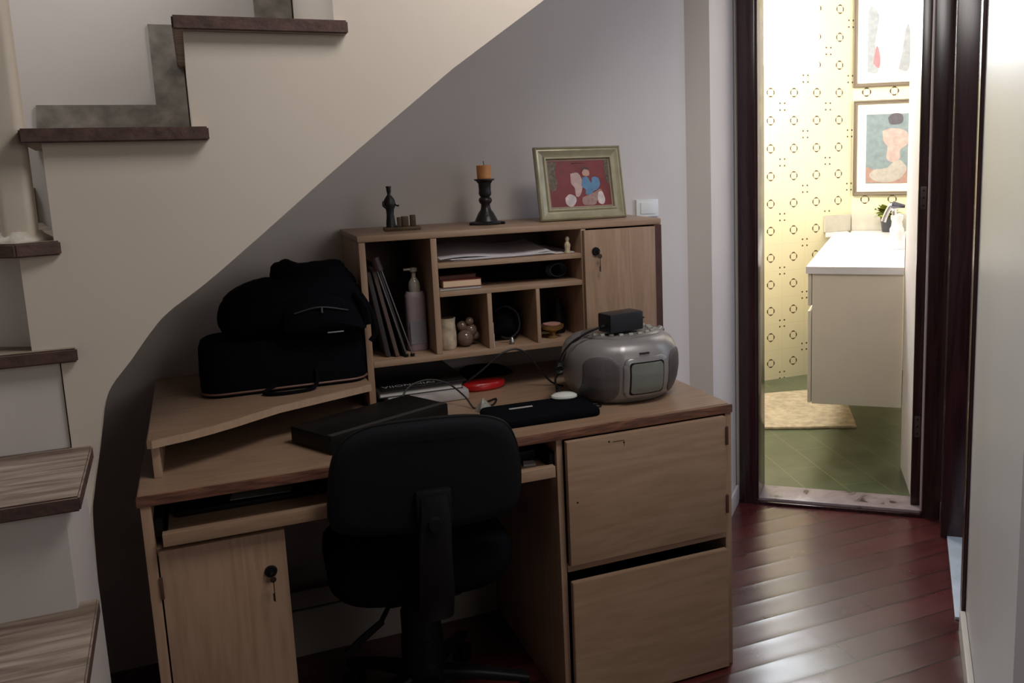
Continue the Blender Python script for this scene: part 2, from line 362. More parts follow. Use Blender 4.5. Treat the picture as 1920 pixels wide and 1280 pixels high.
# bathroom shell
b = B(); box(b, 2.0, 3.10, 2.65, 2.75, 0, 2.6); box(b, 3.66, 4.2, 2.65, 2.75, 0, 2.6); box(b, 3.10, 3.66, 2.65, 2.75, 0, 1.87); box(b, 3.10, 3.66, 2.65, 2.75, 2.5, 2.6); o = struct('wall_bathroom_left', b, RINGT, 'cream tiled bathroom wall with brown ring pattern'); quad_uv(o, lambda c: ((c.x-3.31)/0.1665+0.5, (c.z-1.585)/0.164+0.5))
b = B(); box(b, 1.161, 1.95, 4.582, 4.70, 0, 2.6, M=UV); o = struct('wall_bathroom_far', b, RINGT, 'cream ring-tiled bathroom wall carrying the two pictures')
quad_uv(o, lambda c: ((c.x*UX+c.y*UY-1.243)/0.164+0.5, (c.z-1.585)/0.164+0.5))
b = B(); prism(b, [(1.5335, 2.345), (1.493, 2.69), (1.70, 2.69), (1.70, 2.345)], 0.0065, 2.6, M=UV); struct('wall_bathroom_return', b, BATHWHITE, 'pinkish white plaster return just inside the bathroom door')
b = B(); box(b, 1.90, 2.0, 2.30, 4.7, 0, 2.6, M=UV); struct('wall_bathroom_right', b, BATHWHITE, 'right wall of the bathroom')
b = B(); box(b, 0.18, 0.30, 2.30, 2.95, 0, 2.6, M=UV); box(b, 0.18, 0.30, 3.75, 4.2, 0, 2.6, M=UV); box(b, 0.18, 0.30, 2.95, 3.75, 0, 1.55, M=UV); box(b, 0.18, 0.30, 2.95, 3.75, 2.35, 2.6, M=UV)
struct('wall_bathroom_window', b, BATHWHITE, 'bathroom wall with the window')
fr = struct('window_1', bx(0.20, 0.24, 2.95, 2.99, 1.55, 2.35, M=UV), BASEW, 'bathroom window')
b = B(); box(b, 0.20, 0.24, 3.71, 3.75, 1.55, 2.35, M=UV); box(b, 0.20, 0.24, 2.99, 3.71, 1.55, 1.59, M=UV); box(b, 0.20, 0.24, 2.99, 3.71, 2.31, 2.35, M=UV); obj('window_frame', b, BASEW, fr)
sky = bpy.data.materials.new('bright frosted pane'); sn_, sl_ = nodes_of(sky); e_ = sn_.new('ShaderNodeEmission'); e_.inputs[0].default_value = (0.86, 0.93, 1.0, 1); e_.inputs[1].default_value = 22.0; sl_.new(e_.outputs[0], sn_['Material Output'].inputs[0])
b = B()
for a in ((3.10, 3.135, 1.87, 2.5), (3.625, 3.66, 1.87, 2.5), (3.135, 3.625, 1.87, 1.905), (3.135, 3.625, 2.465, 2.5)): box(b, a[0], a[1], 2.66, 2.70, a[2], a[3])
w2 = struct('window_2', b, BASEW, 'small high window in the tiled bathroom wall'); obj('pane', bx(3.135, 3.625, 2.676, 2.682, 1.905, 2.465), sky, w2)
b = B(); box(b, 0.1, 2.0, 2.16, 4.75, 2.6, 2.66, M=UV); struct('ceiling', b, CEIL, 'bathroom ceiling')
b = B(); box(b, -1.2, -1.1, -4.0, 0.88, 0, 2.9); struct('wall_left', b, STAIRWHITE, 'wall at the left of the stairs')

# ------------------------------------------------------------------ bathroom door frame
d1 = struct('door_1', bx(0.868, 0.935, 2.13, 2.164, 0, 2.16, M=UV, bev=0.004), DARKDOOR, 'dark red wooden frame of the bathroom doorway')
obj('jamb', bx(0.931, 0.946, 2.131, 2.30, 0.022, 2.12, M=UV, bev=0.002), DARKDOOR, d1)
obj('casing', bx(1.575, 1.642, 2.128, 2.164, 0, 2.16, M=UV, bev=0.004), DARKDOOR, d1)
o = obj('edge_highlight', bx(1.5665, 1.5745, 2.140, 2.170, 0.022, 2.12, M=UV, bev=0.002), mat('pale jamb highlight', (0.62, 0.50, 0.50), 0.25), d1); o['label'] = 'pale strip painted as the highlight on the jamb edge'  # highlight along the jamb's bevel, put in as a pale coloured strip
obj('jamb', bx(1.533, 1.5685, 2.20, 2.343, 0.022, 2.12, M=UV, bev=0.003), DARKDOOR, d1)
obj('head', bx(0.935, 1.575, 2.13, 2.164, 2.10, 2.16, M=UV, bev=0.003), DARKDOOR, d1)
for z in (0.30, 1.18):
    b = B(); box(b, 1.540, 1.563, 2.196, 2.2005, z, z+0.085, M=UV, bev=0.001)
    o = obj('hinge_plate', b, mat('dark bronze hinge', (0.10, 0.07, 0.075), 0.35, metal=0.6), d1)
    b = B()
    for k in range(3): cyl(b, (1.552, 2.1965, z+0.015+k*0.028), (1.552, 2.1945, z+0.015+k*0.028), 0.0035, seg=10, M=UV)
    obj('screw', b, BLACKP, o)
b = B(); box(b, 0.93, 1.572, 2.150, 2.30, 0.0, 0.021, M=UV, bev=0.003)
struct('trim_1', b, SILL, 'worn white marble sill of the bathroom doorway')
b = B(); box(b, 0.93, 1.572, 2.128, 2.149, 0.0, 0.012, M=UV, bev=0.003)
struct('trim_2', b, DARKDOOR, 'dark wooden strip in front of the marble sill')
# side doorway frame
d2 = struct('door_2', bx(1.640, 1.83, 1.952, 1.984, 0, 2.12, M=UV, bev=0.003), DARKDOOR, 'dark wooden frame of the side doorway on the right')
obj('casing', bx(1.638, 1.654, 1.956, 2.03, 0, 2.16, M=UV, bev=0.003), DARKDOOR, d2)
obj('jamb', bx(1.690, 1.83, 1.311, 1.335, 0, 2.12, M=UV, bev=0.002), DARKDOOR, d2)
obj('casing', bx(1.672, 1.6835, 1.262, 1.335, 0, 2.16, M=UV, bev=0.003), DARKDOOR, d2)
b = B(); box(b, 1.66, 1.83, 1.336, 1.951, 0.0, 0.010, M=UV, bev=0.002)
struct('trim_3', b, mat('pale blue-grey stone sill', (0.42, 0.46, 0.52), 0.3, var=0.12, vscale=14), 'pale stone sill of the side doorway')

# ------------------------------------------------------------------ staircase
ST = thing('staircase', 'cream plastered winding staircase with worn timber treads rising over the desk', 'staircase', (-0.5, -0.3, 0))
soff = [(-0.1, 0.0), (-0.1, 0.461), (-0.092, 0.689), (-0.083, 0.755), (-0.064, 0.841), (-0.053, 0.894), (-0.043, 0.94), (-0.024, 0.985), (0.015, 1.033), (0.059, 1.09), (0.094, 1.126), (0.17, 1.18), (0.282, 1.27), (0.453, 1.41), (0.707, 1.611), (0.927, 1.765), (1.55, 2.222)]
up = [(1.55, 2.60), (1.33, 2.60), (1.33, 2.507), (1.04, 2.507), (1.04, 2.299), (0.75, 2.299), (0.75, 2.09), (0.460, 2.09), (0.460, 1.882), (0.460, 1.675), (0.172, 1.675), (0.172, 1.464), (-0.090, 1.464), (-0.090, 1.254), (-0.150, 1.254), (-0.150, 1.044), (-0.105, 1.044), (-0.105, 0.845), (-0.12, 0.845), (-0.12, 0.0)]
sm = [(p.x, p.z) for p in smooth_path([(x, 0, z) for x, z in soff[1:15]], 5)]
b = B(); prism(b, [soff[0]]+sm+soff[15:]+up, 0.0, 0.055, axis='y')
prism(b, [(-0.45, 1.0), (-0.02, 1.0), (0.059, 1.09), (0.094, 1.126)]+soff[11:]+up[:14]+[(-0.150, 1.254), (-0.150, 1.044), (-0.45, 1.044)], 0.0552, 0.755, axis='y'); obj('stringer', b, STAIRPL, ST, ang=25)
# lower flight and winder masses
b = B()
box(b, -1.09, -0.090, -0.29, 0.0, 0, 0.843)
box(b, -1.09, -0.088, -0.56, -0.29, 0, 0.633)
box(b, -1.09, -0.088, -0.85, -0.56, 0, 0.425)
box(b, -1.09, -0.088, -1.14, -0.85, 0, 0.215)
box(b, -1.09, -0.45, 0.0, 0.755, 0, 0.843)
box(b, -0.449, -0.122, 0.0, 0.055, 0, 0.843)
obj('lower_flight', b, RISERW, ST)
b = B(); prism(b, [(-0.108, 0.006), (-0.108, 0.055), (-0.45, 0.055), (-0.45, 0.755), (-1.09, 0.755), (-1.09, 0.006)], 0.871, 1.044)
prism(b, [(-0.152, 0.05), (-0.152, 0.755), (-1.09, 0.755), (-1.09, 0.62)], 1.072, 1.254)
obj('riser', b, RISERW, ST)
def tread(poly, z, th=0.027):
    b = B(); prism(b, poly, z-th, z, bev=0.003); o = obj('tread', b, TREAD, ST)
    o.data.materials.append(TREADE)
    for f in o.data.polygons:
        if abs(f.normal.z) < 0.6: f.material_index = 1
    return o
tread([(-0.052, -0.60), (-0.060, -0.262), (-1.09, -0.285), (-1.09, -0.61)], 0.66)
tread([(-0.050, -0.89), (-0.050, -0.555), (-1.09, -0.555), (-1.09, -0.89)], 0.452)
tread([(-0.062, -0.322), (-0.070, 0.004), (-1.09, 0.004), (-1.09, -0.318)], 0.871)
tread([(-0.073, -0.018), (-0.080, 0.038), (-0.15, 0.10), (-1.09, 0.66), (-1.09, -0.02)], 1.072)
tread([(-0.079, -0.012), (-0.088, 0.10), (-0.20, 0.754), (-1.09, 0.754), (-1.09, 0.60), (-0.150, -0.036)], 1.281)
tread([(-0.121, -0.030), (0.200, -0.030), (0.200, 0.754), (-0.200, 0.754)], 1.491)
tread([(0.153, -0.030), (0.483, -0.030), (0.483, 0.754), (0.153, 0.754)], 1.702)
tread([(0.440, -0.030), (0.77, -0.030), (0.77, 0.754), (0.440, 0.754)], 1.91)
tread([(0.73, -0.030), (1.06, -0.030), (1.06, 0.754), (0.73, 0.754)], 2.12)
b = B()
prism(b, [(-0.19, 1.491), (0.168, 1.491), (0.168, 1.785), (0.092, 1.785), (0.092, 1.578), (-0.182, 1.578)], 0.742, 0.7598, axis='y')
prism(b, [(0.1685, 1.702), (0.455, 1.702), (0.455, 1.99), (0.358, 1.99), (0.358, 1.785), (0.1685, 1.785)], 0.742, 0.7598, axis='y')
box(b, -1.09, -0.21, 0.742, 0.7598, 1.281, 1.37)
obj('skirting', b, SLATE, ST)
# post on the winder tread
b = B()
prism(b, [(x*0.029-0.149, y*0.029+0.045) for x, y in rrect(2, 2, 0.5)], 1.285, 2.7)
o = obj('post', b, mat('cream post paint', (0.60, 0.52, 0.43), 0.5, var=0.04, vscale=6, bump=0.1, bscale=40), ST)
b = B(); rings = []
for z, r in ((1.281, 0.047), (1.286, 0.045), (1.292, 0.037), (1.300, 0.031)):
    rings.append([Vector((-0.149+r*(1+0.14*math.sin(5*a+z*40)+0.08*math.sin(9*a))*math.cos(a), 0.045+r*(1+0.16*math.cos(4*a))*math.sin(a), z)) for a in [2*math.pi*i/28 for i in range(28)]])
loft(b, rings); obj('plaster_collar', b, mat('crumbled collar plaster', (0.52, 0.46, 0.39), 0.9, var=0.15, vscale=40, bump=0.6, bscale=120), o)

# ------------------------------------------------------------------ desk
DK = thing('computer_desk', 'light oak laminate computer desk with drawers, cabinet and keyboard tray', 'desk', (0.71, 0.37, 0))
H = 0.75; W = 1.412
b = B(); prism(b, [(-0.004, 0.004), (W-0.006, 0.004), (W, 0.012), (W, 0.752), (-0.004, 0.752)], H-0.024, H, bev=0.002); obj('desktop', b, LAM_T, DK)
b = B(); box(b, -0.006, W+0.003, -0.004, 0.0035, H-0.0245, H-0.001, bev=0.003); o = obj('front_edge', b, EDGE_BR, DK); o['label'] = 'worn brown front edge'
for x0, x1, y in ((0.0, 0.020, 0.0), (0.252, 0.270, 0.03)): obj('side_panel', bx(x0, x1, y, 0.74, 0.0, H-0.025 if y == 0 else 0.62, bev=0.001), LAM_V, DK)
obj('side_panel', bx(0.914, 0.930, 0.006, 0.74, 0.0, H-0.025, bev=0.001), LAM_V, DK)
obj('side_panel', bx(1.393, 1.412, 0.0, 0.74, 0.0, H-0.025, bev=0.001), LAM_V, DK)
obj('cabinet_top', bx(0.0205, 0.2515, 0.03, 0.74, 0.605, 0.62), LAM_H, DK)
obj('cabinet_back', bx(0.02, 0.252, 0.72, 0.735, 0.0, 0.604), LAM_V, DK)
# left cabinet door
o = obj('cabinet_door', bx(0.0235, 0.272, 0.0, 0.016, 0.02, 0.624, bev=0.0012), LAM_V, DK)
b = B(); cyl(b, (0.237, -0.001, 0.535), (0.237, -0.007, 0.535), 0.0135, 0.012, 24); cyl(b, (0.237, -0.007, 0.535), (0.237, -0.010, 0.535), 0.007, 0.006, 16); obj('lock', b, BLACKP, o)
def key(x, z, y, par, L=0.05):
    b = B(); cyl(b, (x, y-0.009, z), (x, y-0.018, z), 0.0022, seg=8)
    lathe(b, (0, 0, 0), [(0.0065, -0.001), (0.007, 0), (0.0065, 0.001)], 16, M=Matrix.Translation((x+0.002, y-0.019, z-0.013)) @ Matrix.Rotation(math.pi/2, 4, 'X'))
    box(b, x+0.0015, x+0.0035, y-0.020, y-0.0185, z-0.014-L, z-0.015); box(b, x-0.001, x+0.002, y-0.020, y-0.0185, z-0.012-L, z-0.024-L*0.4)
    obj('key', b, mat('tarnished key metal', (0.10, 0.07, 0.05), 0.35, metal=0.8), par)
key(0.237, 0.535, 0.0, o)
for z in (0.52, 0.08): obj('hinge', bx(0.0195, 0.0262, -0.004, 0.002, z, z+0.048, bev=0.001), BROWNP, o)
# keyboard tray
b = B(); box(b, 0.044, 0.896, 0.0, 0.40, 0.640, 0.655, bev=0.001); box(b, 0.036, 0.900, -0.022, -0.001, 0.640, 0.668, bev=0.0015); obj('keyboard_tray', b, LAM_H, DK)
obj('tray_runner', bx(0.0205, 0.036, 0.02, 0.42, 0.650, 0.690), BLACKP, DK); obj('tray_runner', bx(0.9005, 0.9135, 0.02, 0.42, 0.650, 0.690), BLACKP, DK)
# right pedestal: door above, drawer below
obj('pedestal_rail', bx(0.9305, 1.3925, 0.0, 0.018, 0.376, 0.394, bev=0.001), LAM_H, DK)
obj('pedestal_back', bx(0.93, 1.393, 0.70, 0.715, 0.0, 0.72), INNER, DK)
b = B(); box(b, 0.932, 1.384, -0.020, -0.002, 0.400, 0.722, bev=0.0015)
o = obj('cabinet_door', b, wood('oak laminate figured across', (0.315, 0.20, 0.127), (0.38, 0.25, 0.168), (1.3, 9, 9), 0.42, freq=6), DK)
for z in (0.645, 0.455): obj('hinge', bx(1.3815, 1.3895, -0.024, -0.012, z, z+0.05, bev=0.001), BROWNP, o)
for x, z in ((1.045, 0.707), (1.086, 0.699), (0.955, 0.564)):
    b = B(); cyl(b, (x, -0.0195, z), (x, -0.0208, z), 0.0022, seg=10); obj('screw_hole', b, BLACKP, o)['label'] = 'dark empty screw hole'
b = B(); prism(b, [(1.055, 0.7055), (1.0868, 0.7055), (1.0868, 0.690), (1.0858, 0.690), (1.0858, 0.7045), (1.055, 0.7045)], -0.0207, -0.0195, axis='y'); obj('scratch', b, BLACKP, o)['label'] = 'thin dark scratch where a handle was'
b = B(); prism(b, [(0.932, 0.006), (1.388, 0.006), (1.386, 0.351), (0.934, 0.354)], -0.022, -0.004, axis='y', bev=0.0015)
obj('drawer', b, MC['oak laminate figured across'], DK)
b = B(); box(b, 0.945, 0.957, 0.0, 0.62, 0.03, 0.30); box(b, 1.366, 1.378, 0.0, 0.62, 0.03, 0.30); box(b, 0.957, 1.366, 0.0, 0.62, 0.03, 0.045); obj('drawer_box', b, mat('dark drawer inside', (0.03, 0.02, 0.016), 0.7), DK)
# low board across the back of the kneehole
b = B(); box(b, 0.272, 0.912, 0.600, 0.615, 0.0, 0.140, bev=0.002); box(b, 0.272, 0.912, 0.607, 0.620, 0.143, 0.195, bev=0.002)
obj('back_rail', b, mat('pale grey back rail', (0.34, 0.29, 0.26), 0.6, var=0.06), DK)
# raised corner shelf
b = B(); sh = [(0.020, 0.092), (0.030, 0.087), (0.059, 0.099), (0.10, 0.115), (0.148, 0.141), (0.20, 0.175), (0.245, 0.209), (0.30, 0.250), (0.535, 0.354), (0.535, 0.735), (0.018, 0.735)]
prism(b, sh, 0.822, 0.840, bev=0.0015); o = obj('raised_shelf', b, LAM_T, DK)
b = B(); prism(b, [(p[0], p[1]) for p in sh[:9]]+[(p[0], p[1]+0.003) for p in sh[8::-1]], 0.8225, 0.8395, M=Matrix.Translation((0, -0.0025, 0))); o3 = obj('shelf_edge', b, LAM_E, o)
obj('support', bx(0.026, 0.042, 0.106, 0.70, 0.7505, 0.8215, bev=0.001), LAM_E, o)

# ------------------------------------------------------------------ hutch
HU = thing('desk_hutch', 'oak laminate shelf unit with cubbyholes and a locked door standing on the desk', 'shelf unit', (0.985, 0.59, 0.7505))
Y0 = 0.433; Y1 = 0.745
def hb(x0, x1, z0, z1, y0=Y0, y1=Y1, bev=0.001): return bx(x0, x1, y0, y1, z0, z1, bev=bev)
b = B(); box(b, 0.538, 1.434, Y0-0.002, Y1, 1.203, 1.221, bev=0.004); obj('top', b, LAM_H, HU)
SIDE = wood('oak laminate dark side', (0.19, 0.12, 0.075), (0.24, 0.16, 0.10), (14, 14, 1.2), 0.5)
obj('side_panel', hb(0.541, 0.558, 0.7505, 1.2025), LAM_V, HU)
o = obj('side_panel', hb(1.410, 1.434, 0.7505, 1.2025), LAM_V, HU)
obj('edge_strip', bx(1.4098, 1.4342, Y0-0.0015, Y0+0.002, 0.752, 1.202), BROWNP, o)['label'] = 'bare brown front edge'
obj('shelf', hb(0.5585, 1.4095, 0.864, 0.881), LAM_H, HU)
obj('divider', hb(0.731, 0.748, 0.8815, 1.2025), LAM_V, HU)
obj('divider', hb(1.172, 1.187, 0.8815, 1.2025), LAM_V, HU)
obj('shelf', hb(0.7485, 1.1715, 1.119, 1.133), LAM_H, HU)
obj('shelf', hb(0.7485, 1.1715, 1.040, 1.054), LAM_H, HU)
obj('divider', hb(0.882, 0.895, 0.8815, 1.0395), LAM_V, HU)
obj('divider', hb(1.027, 1.038, 0.8815, 1.0395), LAM_V, HU)
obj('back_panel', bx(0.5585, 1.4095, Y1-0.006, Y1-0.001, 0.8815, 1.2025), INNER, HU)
o = obj('door', bx(1.175, 1.4045, Y0-0.018, Y0-0.001, 0.884, 1.199, bev=0.0012), LAM_V, HU)
b = B(); cyl(b, (1.210, Y0-0.0185, 1.137), (1.210, Y0-0.025, 1.137), 0.0125, 0.011, 24); obj('lock', b, BLACKP, o)
key(1.213, 1.137, Y0-0.018, o, 0.045)

# ------------------------------------------------------------------ office chair
CX, CY = 0.585, 0.16
CH = thing('office_chair', 'black swivel office chair with its back to the room, pushed under the desk', 'chair', (CX, CY, 0))
RZ = Matrix.Translation((CX, CY, 0)) @ Matrix.Rotation(math.radians(-3), 4, 'Z')
b = B()   # back shell: local x across, z up, y depth (towards viewer is -y)
RB = RZ @ Matrix.Translation((0.0, -0.275, 0.732)) @ Matrix.Rotation(math.radians(2), 4, 'Y') @ Matrix.Rotation(math.radians(6), 4, 'X') @ Matrix.Diagonal((1.02, 1, 1.0, 1))
ol = [(-0.205, -0.05), (-0.198, 0.03), (-0.178, 0.085), (-0.13, 0.118), (-0.06, 0.128), (0.03, 0.130), (0.11, 0.124), (0.168, 0.10), (0.196, 0.05), (0.208, -0.02), (0.206, -0.08), (0.185, -0.118), (0.10, -0.128), (0, -0.13), (-0.10, -0.128), (-0.18, -0.118), (-0.203, -0.09)]
op = smooth_path([(x, 0, z) for x, z in ol]+[(ol[0][0], 0, ol[0][1])], 4)[:-1]
rings = []
for yy, s in ((-0.022, 0.80), (-0.020, 0.93), (-0.012, 0.985), (0.0, 1.0), (0.018, 0.99), (0.034, 0.95), (0.042, 0.85)):
    rings.append([Vector((p.x*s, yy-0.9*(p.x*s)**2*-1*0.5, p.z*s)) for p in op])
loft(b, rings, M=RB); obj('backrest', b, CHAIRF, CH, ang=50)
b = B(); tube(b, [Vector((p.x*1.0, 0.45*p.x**2+0.002, p.z*1.0)) for p in op+[op[0]]], 0.0045, 6, k=1, M=RB); obj('backrest_trim', b, BLACKP, CH)
b = B(); so = rrect(0.44, 0.44, 0.13, 6); rings = []
for z, s in ((0.405, 0.80), (0.410, 0.93), (0.43, 0.99), (0.455, 1.0), (0.485, 0.985), (0.500, 0.93), (0.506, 0.80)):
    rings.append([Vector((x*s, y*s, z)) for x, y in so])
loft(b, rings, M=RZ); obj('seat', b, BLACKF, CH, ang=50)
b = B(); sec = lambda w, t, c, d: [c+Vector((x*w, 0, 0))+d*(y*t) for x, y in rrect(1, 1, 0.3, 3)]
path = [((0.005, -0.292, 0.690), 0.060), ((0.005, -0.300, 0.64), 0.068), ((0, -0.300, 0.56), 0.072), ((0, -0.290, 0.46), 0.076), ((0, -0.262, 0.40), 0.078), ((0, -0.20, 0.372), 0.080), ((0, -0.05, 0.368), 0.085)]
rings = []
for i, (p, wd) in enumerate(path):
    a = Vector(path[max(i-1, 0)][0]); c = Vector(path[min(i+1, len(path)-1)][0]); d = (c-a).normalized(); nrm = Vector((1, 0, 0)).cross(d)
    rings.append(sec(wd, 0.034, Vector(p), nrm))
loft(b, rings, M=RZ); o = obj('back_support', b, BLACKP, CH)
b = B(); box(b, -0.034, 0.044, -0.300, -0.279, 0.63, 0.705, M=RZ, bev=0.006); obj('bracket', b, BLACKP, o)
b = B(); cyl(b, RZ @ Vector((0.0, -0.316, 0.635)), RZ @ Vector((0.0, -0.330, 0.635)), 0.016, 0.014, 18); obj('knob', b, BLACKP, o)
b = B(); box(b, -0.09, 0.09, -0.11, 0.11, 0.355, 0.404, M=RZ, bev=0.01); obj('seat_mechanism', b, BLACKP, CH)
b = B(); cyl(b, RZ @ Vector((-0.06, -0.05, 0.375)), (0.47, 0.06, 0.325), 0.006, seg=12); tube(b, [(0.475, 0.06, 0.328), (0.43, 0.065, 0.295), (0.392, 0.07, 0.262)], lambda t: 0.008+0.003*t, 10, 4); obj('lever', b, BLACKP, CH)
b = B(); lathe(b, (CX, CY, 0), [(0.055, 0.09), (0.055, 0.15), (0.053, 0.152), (0.053, 0.22), (0.050, 0.222), (0.050, 0.29), (0.046, 0.292), (0.046, 0.355)], 24); obj('column', b, BLACKP, CH)
for k in range(5):
    a = math.radians(72*k+54); d = Vector((math.cos(a), math.sin(a), 0)); s = Vector((-d.y, d.x, 0))
    rings = []
    for q, z, wd, th in ((0.03, 0.115, 0.05, 0.035), (0.14, 0.100, 0.042, 0.028), (0.25, 0.078, 0.034, 0.022), (0.268, 0.074, 0.03, 0.018)):
        c = Vector((CX, CY, z))+d*q; rings.append([c+s*(x*wd)+Vector((0, 0, y*th)) for x, y in rrect(1, 1, 0.3, 3)])
    b = B(); loft(b, rings); lg = obj('leg', b, BLACKP, CH)
    c = Vector((CX, CY, 0.026))+d*0.255
    b = B()
    for g in (-0.013, 0.013): cyl(b, c+s*(g-0.007), c+s*(g+0.007), 0.026, seg=20)
    cyl(b, c-s*0.012, c+s*0.012, 0.006, seg=8); cyl(b, c, c+Vector((0, 0, 0.045)), 0.006, seg=8); obj('caster', b, BLACKP, lg)

# ------------------------------------------------------------------ portable TV
TVB = Vector((1.205, 0.245, 0.7505))
TV = thing('portable_television', 'small rounded silver portable television with radio standing on the desk', 'television', TVB)
TM = Matrix.Translation(TVB) @ Matrix.Rotation(math.radians(2), 4, 'Z')
SILV = mat('silver grey plastic', (0.30, 0.285, 0.285), 0.32, metal=0.35)
SILVD = mat('dark grey grille plastic', (0.115, 0.105, 0.105), 0.5, metal=0.2, bump=0.3, bscale=400)
def tvring(z, s, sy=None):
    sy = sy or s; pts = [(-0.062, -0.138), (0.0, -0.146), (0.062, -0.138), (0.125, -0.098), (0.158, -0.03), (0.160, 0.05), (0.130, 0.115), (0.06, 0.145), (-0.06, 0.145), (-0.130, 0.115), (-0.160, 0.05), (-0.158, -0.03), (-0.125, -0.098)]
    ps = smooth_path([(x, y, 0) for x, y in pts]+[(pts[0][0], pts[0][1], 0)], 5)[:-1]
    return [Vector((p.x*s, p.y*sy, z)) for p in ps]
b = B(); loft(b, [tvring(z, s) for z, s in ((0.0, 0.72), (0.006, 0.80), (0.022, 0.885), (0.05, 0.955), (0.085, 0.99), (0.115, 0.985), (0.140, 0.95), (0.158, 0.885), (0.170, 0.78), (0.176, 0.64))], M=TM)
obj('housing', b, SILV, TV, ang=60)
def tvs(z):
    t = [(0.0, 0.72), (0.006, 0.80), (0.022, 0.885), (0.05, 0.955), (0.085, 0.99), (0.115, 0.985), (0.140, 0.95), (0.158, 0.885), (0.170, 0.78)]
    for (a, s), (c, q) in zip(t[:-1], t[1:]):
        if a <= z <= c: return s+(q-s)*(z-a)/(c-a)
    return 0.9
# bezel + picture tube on the front facet
FRONT = sorted([(p.x, p.y) for p in tvring(0, 1.0) if p.y < -0.02 or abs(p.x) < 0.15 and p.y < 0], key=lambda q: q[0])
def facet(x, z, off):   # point on the front surface, raised by off
    sc = tvs(max(0, z)); xq = x/sc
    for (xa, ya), (xb, yb) in zip(FRONT[:-1], FRONT[1:]):
        if xa <= xq <= xb and xb > xa:
            y = ya+(yb-ya)*(xq-xa)/(xb-xa); break
    else: y = FRONT[0][1] if xq < FRONT[0][0] else FRONT[-1][1]
    nx = 0 if abs(x) < 0.06 else math.copysign(0.5, x)
    return Vector((x+nx*off, y*sc-off, z))
def patch(bm, x0, x1, z0, z1, r, off0, off1, n=10, M=TM, hole=None):
    pts = [(x0+(x1-x0)*(px+0.5), z0+(z1-z0)*(pz+0.5)) for px, pz in [(a/ (x1-x0), c/(z1-z0)) for a, c in rrect(x1-x0, z1-z0, r)]]
    pts = [(pts[i][0]+(pts[(i+1) % len(pts)][0]-pts[i][0])*k/6, pts[i][1]+(pts[(i+1) % len(pts)][1]-pts[i][1])*k/6) for i in range(len(pts)) for k in range(6)]
    cx, cz = (x0+x1)/2, (z0+z1)/2
    rings = [[facet(x, z, off0) for x, z in pts]]
    for s in (1.0, 0.96, 0.85, 0.7, 0.55, 0.4, 0.25, 0.1): rings.append([facet(cx+(x-cx)*s, cz+(z-cz)*s, off1*(1 if s < 0.97 else 0.6)) for x, z in pts])
    loft(bm, rings, M=M)
b = B(); patch(b, -0.060, 0.066, 0.020, 0.132, 0.018, -0.004, 0.010); o = obj('screen_bezel', b, SILV, TV, ang=50)
b = B(); patch(b, -0.050, 0.056, 0.028, 0.121, 0.010, 0.002, 0.0112); obj('bezel_groove', b, BLACKP, o)
b = B(); patch(b, -0.0465, 0.0525, 0.0315, 0.1175, 0.012, 0.004, 0.0130); obj('screen', b, mat('grey picture tube glass', (0.19, 0.20, 0.18), 0.18), o)['label'] = 'grey-green curved screen'
b = B(); patch(b, -0.146, -0.070, 0.010, 0.136, 0.030, -0.004, 0.003); obj('speaker_grille', b, SILVD, TV, ang=50)
b = B(); patch(b, 0.080, 0.146, 0.010, 0.136, 0.028, -0.004, 0.003); obj('speaker_grille', b, SILVD, TV, ang=50)
b = B()
for k, wdt in enumerate((0.0026, 0.0022, 0.0030, 0.0022, 0.0028, 0.0024)):
    x = -0.014+k*0.0048; p0 = facet(x, 0.1405, 0.0); box(b, x, x+wdt+0.0012, p0.y-0.0055, p0.y+0.008, 0.1385, 0.1425, M=TM)
obj('logo', b, mat('logo ink', (0.03, 0.03, 0.03), 0.5), TV)
b = B(); lathe(b, (0, 0, 0), [(0.112, 0.170), (0.114, 0.176), (0.108, 0.181), (0.02, 0.184)], 36, M=TM, sy=0.85); o = obj('control_panel', b, mat('control panel plastic', (0.22, 0.21, 0.20), 0.3, metal=0.3), TV, ang=50)
b = B()
for k in range(9):
    a = math.radians(200+k*16); x, y = 0.098*math.cos(a), 0.083*math.sin(a); box(b, x-0.006, x+0.006, y-0.004, y+0.004, 0.180, 0.187, M=TM, bev=0.0015)
for k in range(4):
    a = math.radians(-25+k*22); x, y = 0.085*math.cos(a), 0.070*math.sin(a); box(b, x-0.007, x+0.007, y-0.004, y+0.004, 0.181, 0.188, M=TM, bev=0.0015)
obj('button', b, mat('pale buttons', (0.50, 0.49, 0.46), 0.35, metal=0.3), o)
b = B(); cyl(b, (0.128, 0.03, 0.148), (0.150, 0.035, 0.166), 0.014, 0.011, 18, M=TM); obj('handle_knob', b, SILV, TV)

# power adapter on top of it
AM = Matrix.Translation((1.192, 0.205, 0.9395)) @ Matrix.Rotation(math.radians(12), 4, 'Z')
t = thing('power_adapter', 'black boxy power adapter lying on top of the television', 'adapter', (1.192, 0.205, 0.9395))
b = B(); box(b, -0.060, 0.052, -0.030, 0.030, 0.0, 0.052, M=AM, bev=0.006); obj('adapter_body', b, mat('black adapter plastic', (0.010, 0.012, 0.016), 0.35), t)
b = B(); cyl(b, (0.052, 0.004, 0.03), (0.062, 0.004, 0.03), 0.010, 0.008, 12, M=AM); cyl(b, (0.060, -0.004, 0.028), (0.074, -0.004, 0.026), 0.002, seg=8, M=AM); obj('plug_pin', b, BLACKP, t)
b = B(); cyl(b, (-0.060, 0, 0.018), (-0.072, 0, 0.016), 0.006, 0.004, 10, M=AM); obj('cord_sleeve', b, BLACKP, t)

